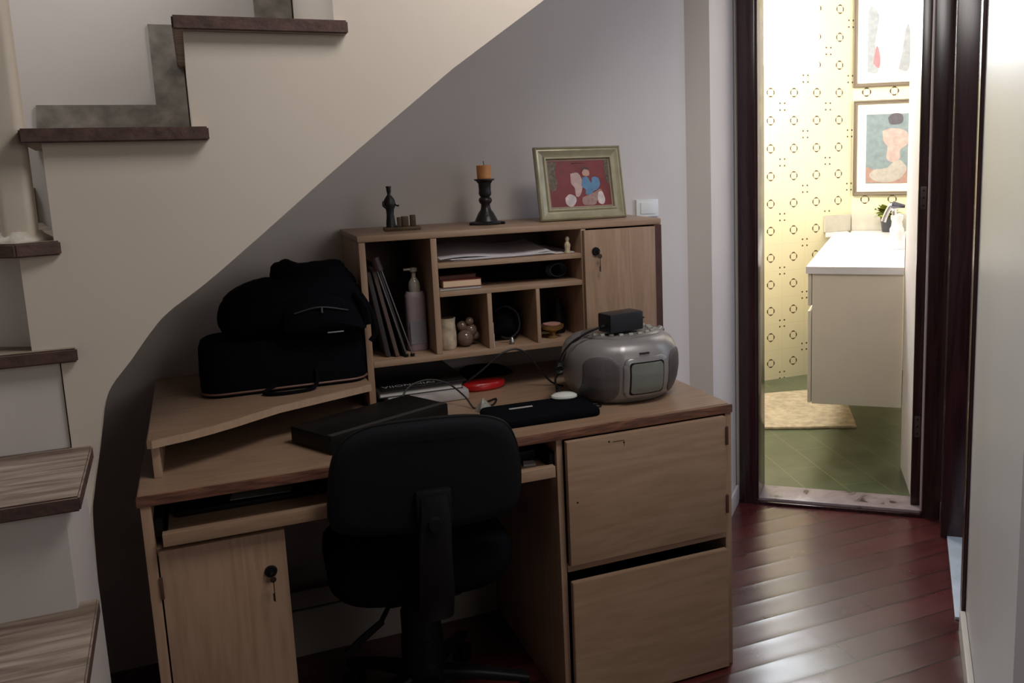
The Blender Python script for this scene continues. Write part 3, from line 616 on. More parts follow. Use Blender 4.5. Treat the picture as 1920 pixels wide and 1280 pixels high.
# ------------------------------------------------------------------ cables
def cable(name, pts, r, label, m=BLACKC):
    b = B(); tube(b, pts, r, 8, 8); return tag(obj(name, b, m, ang=80), label, 'cable')
cable('power_cable', [(1.118, 0.186, 0.957), (1.085, 0.20, 0.942), (1.045, 0.22, 0.915), (1.018, 0.24, 0.870), (1.010, 0.25, 0.835), (1.012, 0.255, 0.79), (1.020, 0.25, 0.765), (1.05, 0.20, 0.7535), (1.075, 0.17, 0.7535), (1.10, 0.165, 0.7535), (1.09, 0.14, 0.7535), (1.05, 0.15, 0.7535)], 0.0028, 'black cord hanging from the adapter down the left of the television')
cable('power_cable', [(1.118, 0.20, 0.953), (1.09, 0.225, 0.936), (1.062, 0.25, 0.905), (1.042, 0.27, 0.865), (1.03, 0.27, 0.83), (1.022, 0.29, 0.80), (1.035, 0.29, 0.77), (1.04, 0.25, 0.7535), (1.06, 0.235, 0.7535)], 0.0028, 'second black cord looping close beside the left of the television')
b = B()
for k in range(3): tube(b, [(1.022+0.012*math.cos(a)+0.002*k, 0.25+0.004*k, 0.840+0.010*math.sin(a)+0.002*k) for a in [i*math.pi/4 for i in range(8)]], 0.003, 6, 3)
tag(obj('cable_bundle', b, BLACKC, ang=80), 'small knot of black cord tied beside the television', 'cable')
cable('mouse_cable', [(0.80, 0.47, 0.781), (0.815, 0.435, 0.796), (0.855, 0.424, 0.825), (0.903, 0.420, 0.861), (0.935, 0.420, 0.873), (0.962, 0.420, 0.872), (0.990, 0.422, 0.853), (1.022, 0.425, 0.810), (1.055, 0.43, 0.768), (1.075, 0.43, 0.7535), (1.085, 0.40, 0.7535)], 0.0028, 'black cable arching up behind the red case')
cable('usb_cable', [(0.615, 0.34, 0.7535), (0.612, 0.36, 0.785), (0.640, 0.38, 0.815), (0.69, 0.385, 0.825), (0.74, 0.37, 0.812), (0.775, 0.33, 0.780), (0.79, 0.30, 0.7535), (0.81, 0.30, 0.7535), (0.83, 0.33, 0.7535), (0.87, 0.36, 0.7535), (0.85, 0.31, 0.7535), (0.81, 0.27, 0.7535)], 0.0026, 'thin black cable looping in front of the magazine stack')
cable('usb_cable', [(0.50, 0.29, 0.7535), (0.53, 0.27, 0.765), (0.57, 0.29, 0.762), (0.56, 0.335, 0.7535), (0.51, 0.34, 0.7535), (0.495, 0.31, 0.7535), (0.53, 0.255, 0.7535)], 0.0026, 'thin black cable coiled at the foot of the hutch')

# ------------------------------------------------------------------ things on the desk
def stack_item(name, x0, x1, y0, y1, z0, z1, rot, m, label, cat, bev=0.001, group=None):
    M = Matrix.Translation(((x0+x1)/2, (y0+y1)/2, 0)) @ Matrix.Rotation(math.radians(rot), 4, 'Z')
    b = B(); w2, d2 = (x1-x0)/2, (y1-y0)/2; box(b, -w2, w2, -d2, d2, z0, z1, M=M, bev=bev)
    return tag(obj(name, b, m), label, cat, group), M
PAGES = mat('paper pages', (0.55, 0.53, 0.50), 0.8)
# white box, tray and magazines under the hutch
o, M_ = stack_item('white_case', 0.585, 0.808, 0.405, 0.50, 0.7505, 0.779, 2, mat('dull white plastic', (0.38, 0.35, 0.34), 0.5), 'long dull white case lying under the magazines', 'case', 0.006)
bk = thing('book', 'thick dark-covered book under the magazine, its white pages to the front', 'book', (0.68, 0.55, 0.7795))
b = B(); box(b, 0.568, 0.796, 0.425, 0.70, 0.7795, 0.7815); box(b, 0.568, 0.796, 0.425, 0.70, 0.792, 0.794); box(b, 0.564, 0.5675, 0.425, 0.70, 0.7795, 0.794); obj('cover', b, mat('dark book cover', (0.03, 0.025, 0.025), 0.5), bk)
b = B(); box(b, 0.568, 0.793, 0.428, 0.698, 0.7817, 0.7918); obj('pages', b, PAGES, bk)
mg = thing('magazine', 'black magazine with grey lettering lying on top of the book stack', 'magazine', (0.69, 0.57, 0.7945))
b = B(); box(b, 0.575, 0.812, 0.44, 0.735, 0.7945, 0.7995, bev=0.0008); obj('cover', b, mat('black magazine cover', (0.012, 0.011, 0.011), 0.28), mg)
tc = bpy.data.curves.new('title', 'FONT'); tc.body = 'VIIONI\u2013IIAI'; tc.size = 0.030; tc.extrude = 0.0002
tmp = bpy.data.objects.new('tmp_title', tc); COL.objects.link(tmp); tme = bpy.data.meshes.new_from_object(tmp); bpy.data.objects.remove(tmp)
to = bpy.data.objects.new('title', tme); COL.objects.link(to); to.parent = mg; to.location = Vector((0.580, 0.452, 0.7999))-LOC[mg.name]; tme.materials.clear(); tme.materials.append(mat('grey cover print', (0.30, 0.29, 0.29), 0.5))
b = B(); MR = Matrix.Translation((0.878, 0.505, 0.7505)) @ Matrix.Rotation(math.radians(6), 4, 'Z'); lathe(b, (0, 0, 0), [(0.88, 0.0), (1.0, 0.006), (1.0, 0.016), (0.9, 0.022), (0.5, 0.024)], 32, M=MR @ Matrix.Diagonal((0.066, 0.040, 1, 1)))
o = tag(obj('glasses_case', b, mat('glossy red plastic', (0.42, 0.010, 0.012), 0.3)), 'glossy red oval case lying on the desk beside the magazines', 'case')
b = B(); puff(b, [(0.815, 0.0), (0.97, 0.0), (0.965, 0.016), (0.93, 0.028), (0.85, 0.030), (0.82, 0.02)], 0.0, 0.12, M=Matrix.Translation((0.03, 0.65, 0.754))); tag(obj('pouch', b, BLACKF, ang=60), 'soft black pouch lying behind the red case', 'pouch')
# black keyboard folder with pale mouse and strip
t = thing('black_folder', 'black soft folder with a pale label lying at the front of the desktop', 'folder', (0.93, 0.15, 0.7505))
FM = Matrix.Translation((0.925, 0.15, 0.7505)) @ Matrix.Rotation(math.radians(-1), 4, 'Z')
b = B(); rings = []
for z, s in ((0.0, 0.97), (0.003, 1.0), (0.012, 1.0), (0.018, 0.985), (0.020, 0.95)): rings.append([Vector((x*s, y*(s if s > 0.96 else 0.9), z)) for x, y in rrect(0.285, 0.165, 0.022)])
loft(b, rings, M=FM); obj('folder_body', b, BLACKF, t, ang=50)
b = B(); box(b, -0.075, -0.012, 0.018, 0.028, 0.0202, 0.0215, M=FM, bev=0.0004); obj('label_strip', b, mat('pale strip', (0.45, 0.43, 0.42), 0.4), t)
b = B(); tube(b, [(0.04, -0.074, 0.006), (0.08, -0.0765, 0.006), (0.12, -0.074, 0.006)], 0.0015, 6, 4, M=FM); obj('zip_pull', b, STEEL, t)
b = B(); MM = Matrix.Translation((1.015, 0.205, 0.7722)) @ Matrix.Rotation(math.radians(-15), 4, 'Z'); lathe(b, (0, 0, 0), [(0.9, 0), (1.0, 0.004), (0.97, 0.010), (0.75, 0.016), (0.4, 0.019), (0.1, 0.020)], 24, M=MM @ Matrix.Diagonal((0.036, 0.024, 0.8, 1)))
tag(obj('computer_mouse', b, mat('white mouse plastic', (0.66, 0.68, 0.64), 0.25)), 'small glossy white mouse lying on the black folder', 'mouse')
b = B(); n_ = 14; rings = []
for k, (z, r) in enumerate(((0, 0.020), (0.010, 0.018), (0.022, 0.011), (0.032, 0.004), (0.036, 0.002))):
    rings.append([Vector((0.807+r*(1+0.25*math.sin(3*a+k))*math.cos(a), 0.262+r*(1+0.3*math.cos(4*a+k))*math.sin(a), 0.7505+z)) for a in [2*math.pi*i/n_ for i in range(n_)]])
loft(b, rings); tag(obj('crumpled_wrapper', b, mat('grey crumpled wrapper', (0.30, 0.29, 0.27), 0.35)), 'small crumpled grey wrapper behind the chair back', 'wrapper')
# low black device between the raised shelf and the chair
t = thing('set_top_box', 'low black electronic box on the desk in the shadow behind the chair', 'electronic box', (0.535, 0.23, 0.7505))
LM = Matrix.Translation((0.535, 0.235, 0.7505)) @ Matrix.Rotation(math.radians(27), 4, 'Z')
b = B(); box(b, -0.200, 0.150, -0.080, 0.085, 0.004, 0.044, M=LM, bev=0.004); obj('box_body', b, BLACKP, t)
b = B(); box(b, -0.196, 0.146, -0.078, -0.060, 0.0442, 0.0450, M=LM); obj('front_trim', b, mat('dark grey trim', (0.035, 0.03, 0.03), 0.6), t)
for x, y in ((-0.17, -0.06), (0.13, -0.06), (-0.17, 0.07), (0.13, 0.07)):
    b = B(); cyl(b, (x, y, 0), (x, y, 0.004), 0.008, seg=10, M=LM); obj('rubber_foot', b, BLACKP, t)

# things on the keyboard tray
b = B(); box(b, 0.835, 0.885, 0.08, 0.30, 0.6555, 0.684, M=None, bev=0.004); tag(obj('black_box', b, BLACKP), 'small black box on the right end of the keyboard tray', 'box')
b = B(); prism(b, [(0.842, 0.05), (0.872, 0.042), (0.876, 0.072), (0.850, 0.078)], 0.6555, 0.660); tag(obj('paper_tag', b, mat('grey paper', (0.45, 0.43, 0.42), 0.7)), 'scrap of pale paper in front of the black box on the tray', 'paper')
b = B(); box(b, 0.06, 0.42, 0.10, 0.30, 0.6555, 0.668, bev=0.003); tag(obj('keyboard', b, BLACKP), 'dark keyboard lying at the back of the tray', 'keyboard')
b = B(); prism(b, [(0.17, 0.12), (0.30, 0.115), (0.31, 0.18), (0.18, 0.19)], 0.6685, 0.670); tag(obj('paper_slip', b, mat('dim paper', (0.25, 0.24, 0.24), 0.8)), 'grey paper slip lying on the keyboard in the tray', 'paper')

# ------------------------------------------------------------------ bags on the raised shelf
t = thing('instrument_case', 'long black case with brown piping lying on the raised shelf', 'case', (0.33, 0.52, 0.8405))
CM = Matrix.Translation((0.335, 0.50, 0.8405)) @ Matrix.Rotation(math.radians(0), 4, 'Z')
b = B(); rings = []
for z, s in ((0.0, 0.97), (0.008, 1.0), (0.06, 1.01), (0.105, 1.0), (0.126, 0.965), (0.134, 0.90)):
    rings.append([Vector((x*s, y*s, z)) for x, y in rrect(0.405, 0.21, 0.05)])
loft(b, rings, M=CM); obj('case_body', b, BLACKF, t, ang=50)
b = B(); tube(b, [(x*0.995, y*0.995, 0.010) for x, y in rrect(0.41, 0.214, 0.05)+[rrect(0.41, 0.214, 0.05)[0]]], 0.0028, 6, k=1, M=CM); obj('piping', b, mat('brown piping', (0.16, 0.075, 0.05), 0.5), t)
b = B(); tube(b, [(-0.03, -0.108, 0.02), (-0.06, -0.13, 0.006), (-0.02, -0.150, 0.005), (0.05, -0.140, 0.005), (0.07, -0.12, 0.02), (0.07, -0.108, 0.05)], 0.005, 6, 6, M=CM); obj('strap', b, BLACKF, t)
t = thing('backpack', 'black fabric backpack slumped on top of the long black case', 'backpack', (0.37, 0.50, 0.981))
bo = [(0.198, 0.985), (0.185, 1.02), (0.195, 1.065), (0.225, 1.098), (0.28, 1.120), (0.33, 1.125), (0.40, 1.135), (0.47, 1.135), (0.515, 1.115), (0.545, 1.07), (0.556, 1.02), (0.550, 0.975), (0.50, 0.955+0.027), (0.36, 0.982), (0.25, 0.982)]
b = B(); puff(b, bo, 0.475, 0.22, 11, jit=0.0012); obj('main_body', b, BLACKF, t, ang=60)
b = B(); puff(b, [(0.318, 1.10), (0.324, 1.150), (0.345, 1.163), (0.366, 1.168), (0.392, 1.156), (0.44, 1.157), (0.494, 1.158), (0.512, 1.135), (0.535, 1.10), (0.50, 1.07), (0.36, 1.07)], 0.485, 0.13, 9, jit=0.001); obj('top_flap', b, BLACKF, t, ang=60)
b = B(); puff(b, [(0.33, 1.0), (0.34, 1.06), (0.42, 1.085), (0.50, 1.06), (0.53, 1.0), (0.52, 0.985), (0.36, 0.985)], 0.375, 0.07, 9, jit=0.001); obj('front_pocket', b, BLACKF, t, ang=60)
b = B(); tube(b, [(0.36, 0.343, 1.045), (0.42, 0.337, 1.057), (0.49, 0.345, 1.042)], 0.002, 6, 5); cyl(b, (0.425, 0.335, 1.056), (0.425, 0.333, 1.043), 0.003, seg=8); obj('zip', b, mat('dark zip metal', (0.10, 0.10, 0.11), 0.4, metal=0.8), t)
b = B()
for pts in ([(0.530, 0.395, 1.075), (0.552, 0.385, 1.03), (0.560, 0.378, 0.975), (0.545, 0.376, 0.950)], [(0.515, 0.39, 1.08), (0.540, 0.38, 1.04), (0.545, 0.375, 0.995)]):
    tube(b, pts, 0.007, 6, 6)
obj('shoulder_strap', b, BLACKF, t)
b = B(); box(b, 0.435, 0.475, 0.338, 0.342, 0.9885, 0.9915, bev=0.001); obj('buckle', b, mat('grey buckle', (0.25, 0.25, 0.28), 0.3), t)

# ------------------------------------------------------------------ things on top of the hutch
ZT = 1.2215
t = thing('figurine', 'small black figure standing before bronze blocks on a dark base, on top of the hutch', 'figurine', (0.682, 0.545, ZT))
FMt = Matrix.Translation((0.682, 0.555, ZT)) @ Matrix.Rotation(math.radians(-3), 4, 'Z')
BRZ = mat('dark bronze', (0.085, 0.052, 0.025), 0.5, metal=0.3, var=0.25, vscale=60)
b = B(); box(b, -0.050, 0.050, -0.018, 0.018, 0, 0.010, M=FMt, bev=0.002); obj('base', b, BRZ, t)
b = B(); lathe(b, (0, 0, 0), [(0.013, 0.010), (0.0125, 0.022), (0.010, 0.045), (0.011, 0.058), (0.0155, 0.068), (0.0165, 0.076), (0.0145, 0.086), (0.009, 0.094), (0.005, 0.099), (0.0045, 0.103), (0.006, 0.108), (0.0062, 0.116), (0.0075, 0.121), (0.007, 0.123)], 20, M=FMt @ Matrix.Translation((-0.030, -0.002, 0)) @ Matrix.Diagonal((1, 0.7, 1, 1)))
tube(b, [(-0.020, -0.004, 0.080), (-0.013, -0.008, 0.070), (-0.006, -0.012, 0.069)], 0.0022, 6, 4, M=FMt)
tube(b, [(-0.045, -0.002, 0.082), (-0.047, -0.006, 0.070), (-0.038, -0.012, 0.062)], 0.0035, 6, 4, M=FMt)
box(b, -0.030, -0.006, -0.010, 0.006, 0.010, 0.015, M=FMt, bev=0.002); obj('figure', b, mat('black figure', (0.008, 0.008, 0.010), 0.35), t, ang=50)
b = B(); box(b, -0.012, -0.003, -0.010, 0.008, 0.0102, 0.036, M=FMt, bev=0.001); box(b, 0.0, 0.018, -0.010, 0.010, 0.0102, 0.038, M=FMt, bev=0.001); box(b, 0.024, 0.038, -0.010, 0.008, 0.0102, 0.041, M=FMt, bev=0.001); obj('block', b, BRZ, t)

t = thing('candle_holder', 'turned dark metal candlestick in the middle of the hutch top', 'candlestick', (0.940, 0.60, ZT))
b = B(); lathe(b, (0.940, 0.60, ZT), [(0.050, 0.0), (0.052, 0.003), (0.050, 0.006), (0.034, 0.009), (0.030, 0.018), (0.022, 0.034), (0.016, 0.042), (0.014, 0.050), (0.013, 0.058), (0.018, 0.064), (0.020, 0.070), (0.018, 0.076), (0.013, 0.080), (0.017, 0.084), (0.0185, 0.090), (0.0175, 0.100), (0.0185, 0.118), (0.024, 0.126), (0.030, 0.129), (0.030, 0.132), (0.020, 0.1325)], 32)
obj('holder', b, mat('dark pewter', (0.030, 0.026, 0.028), 0.35, metal=0.6, bump=0.3, bscale=80), t, ang=50)
for a in (200, 320, 80):
    b = B(); a = math.radians(a); lathe(b, (0.940+0.052*math.cos(a), 0.60+0.052*math.sin(a), ZT), [(0.007, 0), (0.008, 0.004), (0.006, 0.007), (0.002, 0.008)], 12); obj('foot', b, BLACKP, t)
t = thing('candle', 'short orange candle standing in the dark candlestick', 'candle', (0.940, 0.60, ZT+0.133))
b = B(); lathe(b, (0.940, 0.60, ZT+0.133), [(0.0205, 0), (0.021, 0.02), (0.0215, 0.038), (0.020, 0.039), (0.017, 0.036), (0.004, 0.035)], 28)
c_ = mat('orange wax', (0.62, 0.27, 0.09), 0.5, var=0.12, vscale=40); bsdf(c_).inputs['Subsurface Weight'].default_value = 0.2; bsdf(c_).inputs['Subsurface Scale'].default_value = 0.01
obj('wax', b, c_, t)
b = B(); tube(b, [(0.940, 0.60, ZT+0.167), (0.9405, 0.60, ZT+0.176), (0.939, 0.60, ZT+0.184)], 0.001, 6, 4); obj('wick', b, BLACKP, t)

# framed photograph, leaning back
PW, PH = 0.278, 0.222
PM = Matrix.Translation((1.228, 0.545, ZT)) @ Matrix.Rotation(math.radians(-1.5), 4, 'Z') @ Matrix.Rotation(math.radians(-12), 4, 'X')
GOLD = mat('aged pale gold frame', (0.34, 0.305, 0.20), 0.38, metal=0.3, var=0.12, vscale=30)
t = thing('photo_frame', 'framed family photograph in a pale gold frame leaning on top of the hutch', 'picture frame', (1.228, 0.545, ZT))
def frame_mould(bm, w, h, prof, M):
    # prof: (inset, depth towards the viewer)
    rings = []
    for ins, d in prof: rings.append([Vector((sx*(w/2-ins), -d, h/2+sz*(h/2-ins))) for sx, sz in ((-1, -1), (1, -1), (1, 1), (-1, 1))])
    loft(bm, rings, cap=False, M=M)
b = B(); frame_mould(b, PW, PH, [(0.0, 0.0), (0.0, 0.012), (0.004, 0.016), (0.008, 0.013), (0.012, 0.014), (0.020, 0.010), (0.026, 0.008), (0.031, 0.011), (0.035, 0.011), (0.038, 0.005), (0.038, 0.0), (0.0, 0.0)], PM); obj('moulding', b, GOLD, t, ang=20)
b = B(); box(b, -0.136, 0.136, 0.0005, 0.004, 0.003, 0.219, M=PM); obj('backing', b, BROWNP, t)
b = B(); frame_mould(b, PW-0.070, PH-0.070, [(0.0, 0.0), (0.0, 0.003), (0.006, 0.003), (0.006, 0.0)], PM @ Matrix.Translation((0, 0, 0.035))); obj('mat_border', b, mat('aged mat', (0.34, 0.27, 0.21), 0.7), t)
ph = obj('photograph', bx(-0.101, 0.101, -0.0022, -0.0002, 0.037, 0.185, M=PM), mat('photo dark red backdrop', (0.20, 0.028, 0.032), 0.3, var=0.25, vscale=14), t)
def flat(pts, y, z0, M, m, name, par, k=4, thick=0.0006):
    b = B(); ps = smooth_path([(x, 0, z) for x, z in pts]+[(pts[0][0], 0, pts[0][1])], k)[:-1] if k > 1 else [Vector((x, 0, z)) for x, z in pts]
    prism(b, [(p.x, p.z+z0) for p in ps], y-thick, y, axis='y', M=M); return obj(name, b, m, par)
pc = lambda pts: [((px-720)/870*0.202, (560-py)/690*0.148) for px, py in pts]
Z0 = 0.111; BLUE = mat('photo blue shirt', (0.10, 0.22, 0.38), 0.4, var=0.2, vscale=50); SKIN = mat('photo skin tone', (0.52, 0.30, 0.25), 0.4)
PALE = mat('photo pale cloth', (0.60, 0.50, 0.49), 0.4, var=0.2, vscale=60)
flat(pc([(760, 480), (830, 470), (880, 560), (900, 480), (980, 490), (1000, 580), (960, 650), (900, 680), (860, 720), (790, 720), (790, 650), (740, 600)]), -0.0024, Z0, PM, BLUE, 'printed_shirt', ph)
flat(pc([(760, 370), (790, 345), (840, 355), (865, 400), (860, 450), (810, 460), (770, 440)]), -0.0025, Z0, PM, SKIN, 'printed_face', ph)
flat(pc([(755, 380), (780, 335), (850, 340), (862, 375), (800, 362), (765, 400)]), -0.0032, Z0, PM, mat('photo dark hair', (0.08, 0.03, 0.03), 0.4), 'printed_hair', ph)
flat(pc([(740, 760), (900, 700), (1000, 650), (1020, 720), (950, 800), (900, 870), (760, 870), (730, 820)]), -0.0023, Z0, PM, mat('photo trousers', (0.33, 0.20, 0.18), 0.4, var=0.25, vscale=80), 'printed_trousers', ph)
flat(pc([(500, 760), (560, 710), (630, 740), (650, 800), (600, 880), (540, 880), (500, 830)]), -0.0024, Z0, PM, PALE, 'printed_cushion', ph)
flat(pc([(970, 690), (1020, 690), (1050, 800), (1020, 870), (960, 850), (950, 780)]), -0.0026, Z0, PM, PALE, 'printed_cushion', ph)
flat(pc([(600, 420), (700, 410), (750, 500), (745, 640), (700, 740), (650, 740), (640, 620), (600, 560)]), -0.0023, Z0, PM, mat('photo pale drape', (0.50, 0.34, 0.32), 0.4, var=0.15, vscale=40), 'printed_drape', ph)
flat(pc([(270, 260), (400, 250), (420, 300), (390, 420), (410, 540), (380, 640), (310, 640), (300, 400)]), -0.0023, Z0, PM, mat('photo foliage', (0.12, 0.085, 0.055), 0.4, var=0.6, vscale=120), 'printed_garland', ph)
flat(pc([(1080, 250), (1130, 240), (1150, 420), (1160, 560), (1100, 560), (1085, 400)]), -0.0023, Z0, PM, MC['photo foliage'], 'printed_garland', ph)
b = B(); prism(b, [(0.0, 0.17), (0.06, 0.004), (0.075, 0.004), (0.02, 0.17)], -0.02, 0.02, axis='x', M=Matrix.Translation((1.228, 0.578, ZT))); obj('easel_leg', b, BROWNP, t)

# wall switch
t = thing('wall_switch', 'square white switch plate on the wall right of the framed photograph', 'switch', (1.546, 0.757, 1.20))
b = B(); box(b, 1.505, 1.588, 0.750, 0.7596, 1.203, 1.262, bev=0.003); obj('plate', b, mat('white switch plastic', (0.78, 0.78, 0.75), 0.3), t)
b = B(); box(b, 1.520, 1.573, 0.747, 0.7505, 1.213, 1.252, bev=0.002); obj('rocker', b, MC['white switch plastic'], t)

# ------------------------------------------------------------------ things in the hutch
ZS = 0.8815
def mg_lean(x_bot, x_top, ztop, y0, y1, th, m, label, grp):
    b = B(); a = math.atan2(x_bot-x_top, ztop-ZS); M = Matrix.Translation((x_bot, 0, ZS+0.001)) @ Matrix.Rotation(-a, 4, 'Y')
    L = (ztop-ZS)/math.cos(a); box(b, -th, 0, y0, y1, th*math.sin(a)+0.0005, L, M=M, bev=0.001)
    return tag(obj('magazine', b, m), label, 'magazine', grp)
mg_lean(0.612, 0.5735, 1.120, 0.47, 0.68, 0.012, mat('dark folder', (0.035, 0.03, 0.032), 0.5), 'dark folder leaning against the left wall of the hutch', None)
mg_lean(0.634, 0.585, 1.128, 0.46, 0.68, 0.010, mat('brown spine magazine', (0.12, 0.08, 0.07), 0.4), 'brownish magazine leaning between two dark folders in the hutch', None)
mg_lean(0.655, 0.597, 1.135, 0.455, 0.68, 0.009, mat('dark glossy folder', (0.028, 0.026, 0.028), 0.3), 'glossy dark folder leaning outermost in the left compartment of the hutch', None)
t = thing('folded_tripod', 'thin black folded stand with steel rods leaning in the left compartment', 'stand', (0.665, 0.445, ZS))
b = B(); cyl(b, (0.650, 0.450, 0.888), (0.586, 0.450, 1.128), 0.0018, seg=8); cyl(b, (0.666, 0.450, 0.888), (0.598, 0.450, 1.128), 0.0018, seg=8); obj('rod', b, mat('dull rod', (0.28, 0.26, 0.26), 0.3, metal=0.8), t)
b = B(); cyl(b, (0.592, 0.450, 1.125), (0.584, 0.450, 1.160), 0.013, 0.010, 14); obj('head', b, mat('dark maroon cap', (0.03, 0.012, 0.015), 0.5), t)
b = B(); cyl(b, (0.650, 0.450, 0.8818), (0.650, 0.450, 0.889), 0.006, seg=10); cyl(b, (0.667, 0.450, 0.8818), (0.667, 0.450, 0.889), 0.006, seg=10); obj('foot', b, BLACKP, t)
t = thing('pump_bottle', 'tall mauve lotion bottle with a clear pump cap in the left compartment of the hutch', 'bottle', (0.700, 0.53, ZS))
b = B(); rings = []
for z, s in ((0.0005, 0.9), (0.006, 1.0), (0.150, 1.0), (0.160, 0.97), (0.168, 0.80)): rings.append([Vector((0.700+x*s, 0.53+y*s, ZS+z)) for x, y in rrect(0.058, 0.038, 0.016)])
loft(b, rings); bl = obj('bottle_body', b, mat('mauve plastic', (0.30, 0.22, 0.23), 0.35, var=0.06, vscale=20), t)
b = B(); prism(b, [(0.700-0.022, ZS+0.02), (0.700+0.022, ZS+0.02), (0.700+0.022, ZS+0.085), (0.700-0.022, ZS+0.085)], 0.5102, 0.5108, axis='y'); obj('bottle_label', b, mat('blue-grey label', (0.20, 0.19, 0.21), 0.4), bl)
b = B(); lathe(b, (0.700, 0.53, ZS+0.1685), [(0.016, 0), (0.017, 0.012), (0.015, 0.026), (0.010, 0.034), (0.006, 0.04), (0.006, 0.052), (0.011, 0.056), (0.011, 0.066), (0.004, 0.068)], 20); box(b, 0.672, 0.700, 0.525, 0.535, ZS+0.228, ZS+0.234, bev=0.002); obj('pump', b, mat('clear greyish plastic', (0.36, 0.31, 0.26), 0.15), t)
# papers on the upper shelf
b = B()
for k, (pts, z) in enumerate((([(0.755, 0.50), (0.80, 0.455), (1.165, 0.470), (1.165, 0.72), (0.755, 0.73)], 1.1335), ([(0.760, 0.49), (0.83, 0.448), (1.10, 0.455), (1.162, 0.70), (0.76, 0.72)], 1.1362), ([(0.752, 0.52), (0.79, 0.450), (1.09, 0.452), (1.15, 0.68), (0.76, 0.70)], 1.1385))):
    prism(b, pts, z, z+0.0018)
rings = []
for i in range(10):
    x = 0.76+i*0.036; rings.append([Vector((x, 0.455, 1.141+0.004*math.sin(i*0.8))), Vector((x+0.005, 0.70, 1.160+0.006*math.sin(i*0.7))), Vector((x+0.005, 0.70, 1.161+0.006*math.sin(i*0.7))), Vector((x, 0.455, 1.142+0.004*math.sin(i*0.8)))])
loft(b, rings); tag(obj('paper_stack', b, mat('white paper', (0.66, 0.63, 0.66), 0.7)), 'loose pile of white papers on the top shelf of the hutch', 'papers')
t = thing('little_statuette', 'tiny cream statuette beside the papers on the top shelf of the hutch', 'statuette', (1.140, 0.475, 1.1335))
b = B(); lathe(b, (1.140, 0.462, 1.1335), [(0.0095, 0), (0.0095, 0.004), (0.007, 0.008), (0.009, 0.018), (0.0095, 0.024), (0.006, 0.031), (0.004, 0.034), (0.0065, 0.039), (0.0065, 0.044), (0.003, 0.048)], 18); obj('statue_body', b, mat('aged cream ceramic', (0.50, 0.42, 0.28), 0.4, var=0.1, vscale=60), t, ang=60)
# books on the middle shelf
def book(x0, x1, y0, y1, z0, z1, cm, label, rot=0, pg=PAGES):
    t = thing('book', label, 'book', ((x0+x1)/2, (y0+y1)/2, z0), 'books on the middle shelf'); M = Matrix.Translation(((x0+x1)/2, (y0+y1)/2, 0)) @ Matrix.Rotation(math.radians(rot), 4, 'Z'); w, d = (x1-x0)/2, (y1-y0)/2
    b = B(); box(b, -w, w, -d, d, z0, z0+0.0015, M=M); box(b, -w, w, -d, d, z1-0.0015, z1, M=M); box(b, -w, w, d-0.002, d, z0+0.0016, z1-0.0016, M=M); obj('cover', b, cm, t)
    b = B(); box(b, -w+0.002, w-0.002, -d+0.001, d-0.0025, z0+0.0017, z1-0.0017, M=M); obj('pages', b, pg, t)
CREAMP = mat('cream page block', (0.70, 0.50, 0.34), 0.8)
book(0.751, 0.872, 0.445, 0.64, 1.0545, 1.061, mat('grey cover', (0.20, 0.17, 0.15), 0.6), 'thin grey booklet at the bottom of the book pile on the middle shelf')
book(0.766, 0.876, 0.450, 0.62, 1.0615, 1.082, mat('dark red cover', (0.16, 0.02, 0.015), 0.4), 'cream-paged book with a dark red cover in the middle of the shelf pile', -2, CREAMP)
book(0.755, 0.862, 0.470, 0.64, 1.0825, 1.0935, mat('maroon cover', (0.07, 0.010, 0.010), 0.5), 'maroon book on top of the pile on the middle shelf', 2, mat('brown page edges', (0.16, 0.06, 0.04), 0.8))
# black umbrella-like bundle on the middle shelf
t = thing('black_bundle', 'rolled black fabric bundle with cord loops on the middle shelf of the hutch', 'bundle', (1.02, 0.56, 1.0545))
b = B(); rings = []
for i in range(16):
    q = i/15; r = 0.010+0.013*math.sin(math.pi*min(1, q*1.1+0.05))+0.0015*math.sin(i*2.3); c = Vector((0.900+0.225*q, 0.56-0.03*q, 1.0555+r)); rings.append([c+Vector((0, r*1.6*math.cos(a), r*math.sin(a))) for a in [2*math.pi*j/14 for j in range(14)]])
loft(b, rings); obj('bundle_body', b, BLACKF, t, ang=60)
b = B()
for k in range(4): tube(b, [(1.115+0.025*math.cos(a)+0.003*k, 0.515-0.003*k, 1.080+0.019*math.sin(a)) for a in [i*math.pi/4 for i in range(9)]], 0.0028, 6, 4)
obj('cord_loop', b, mat('blue-black cord', (0.015, 0.02, 0.03), 0.3), t)
# left cubby: jar and glass ornament
t = thing('ceramic_jar', 'speckled cream ceramic cup in the left cubbyhole', 'cup', (0.777, 0.50, ZS))
b = B(); lathe(b, (0.7775, 0.49, ZS), [(0.020, 0.0005), (0.024, 0.01), (0.025, 0.04), (0.022, 0.075), (0.024, 0.090), (0.021, 0.090), (0.018, 0.06), (0.010, 0.02)], 26); obj('cup_body', b, mat('speckled cream ceramic', (0.46, 0.37, 0.28), 0.45, var=0.35, vscale=45), t)
b = B(); lathe(b, (0.7775, 0.49, ZS+0.086), [(0.020, 0), (0.020, 0.006), (0.004, 0.008)], 20); obj('lid', b, mat('dark brown lid', (0.03, 0.018, 0.014), 0.4), t)
b = B()
for (x, y, z, r) in ((0.830, 0.50, 0.025, 0.024), (0.848, 0.505, 0.045, 0.019), (0.825, 0.51, 0.058, 0.016), (0.845, 0.50, 0.072, 0.012), (0.862, 0.51, 0.028, 0.013)):
    lathe(b, (x, y, ZS+z), [(r*math.cos(a)+0.0003, r*math.sin(a)) for a in [math.radians(d) for d in range(-84, 90, 24)]], 12)
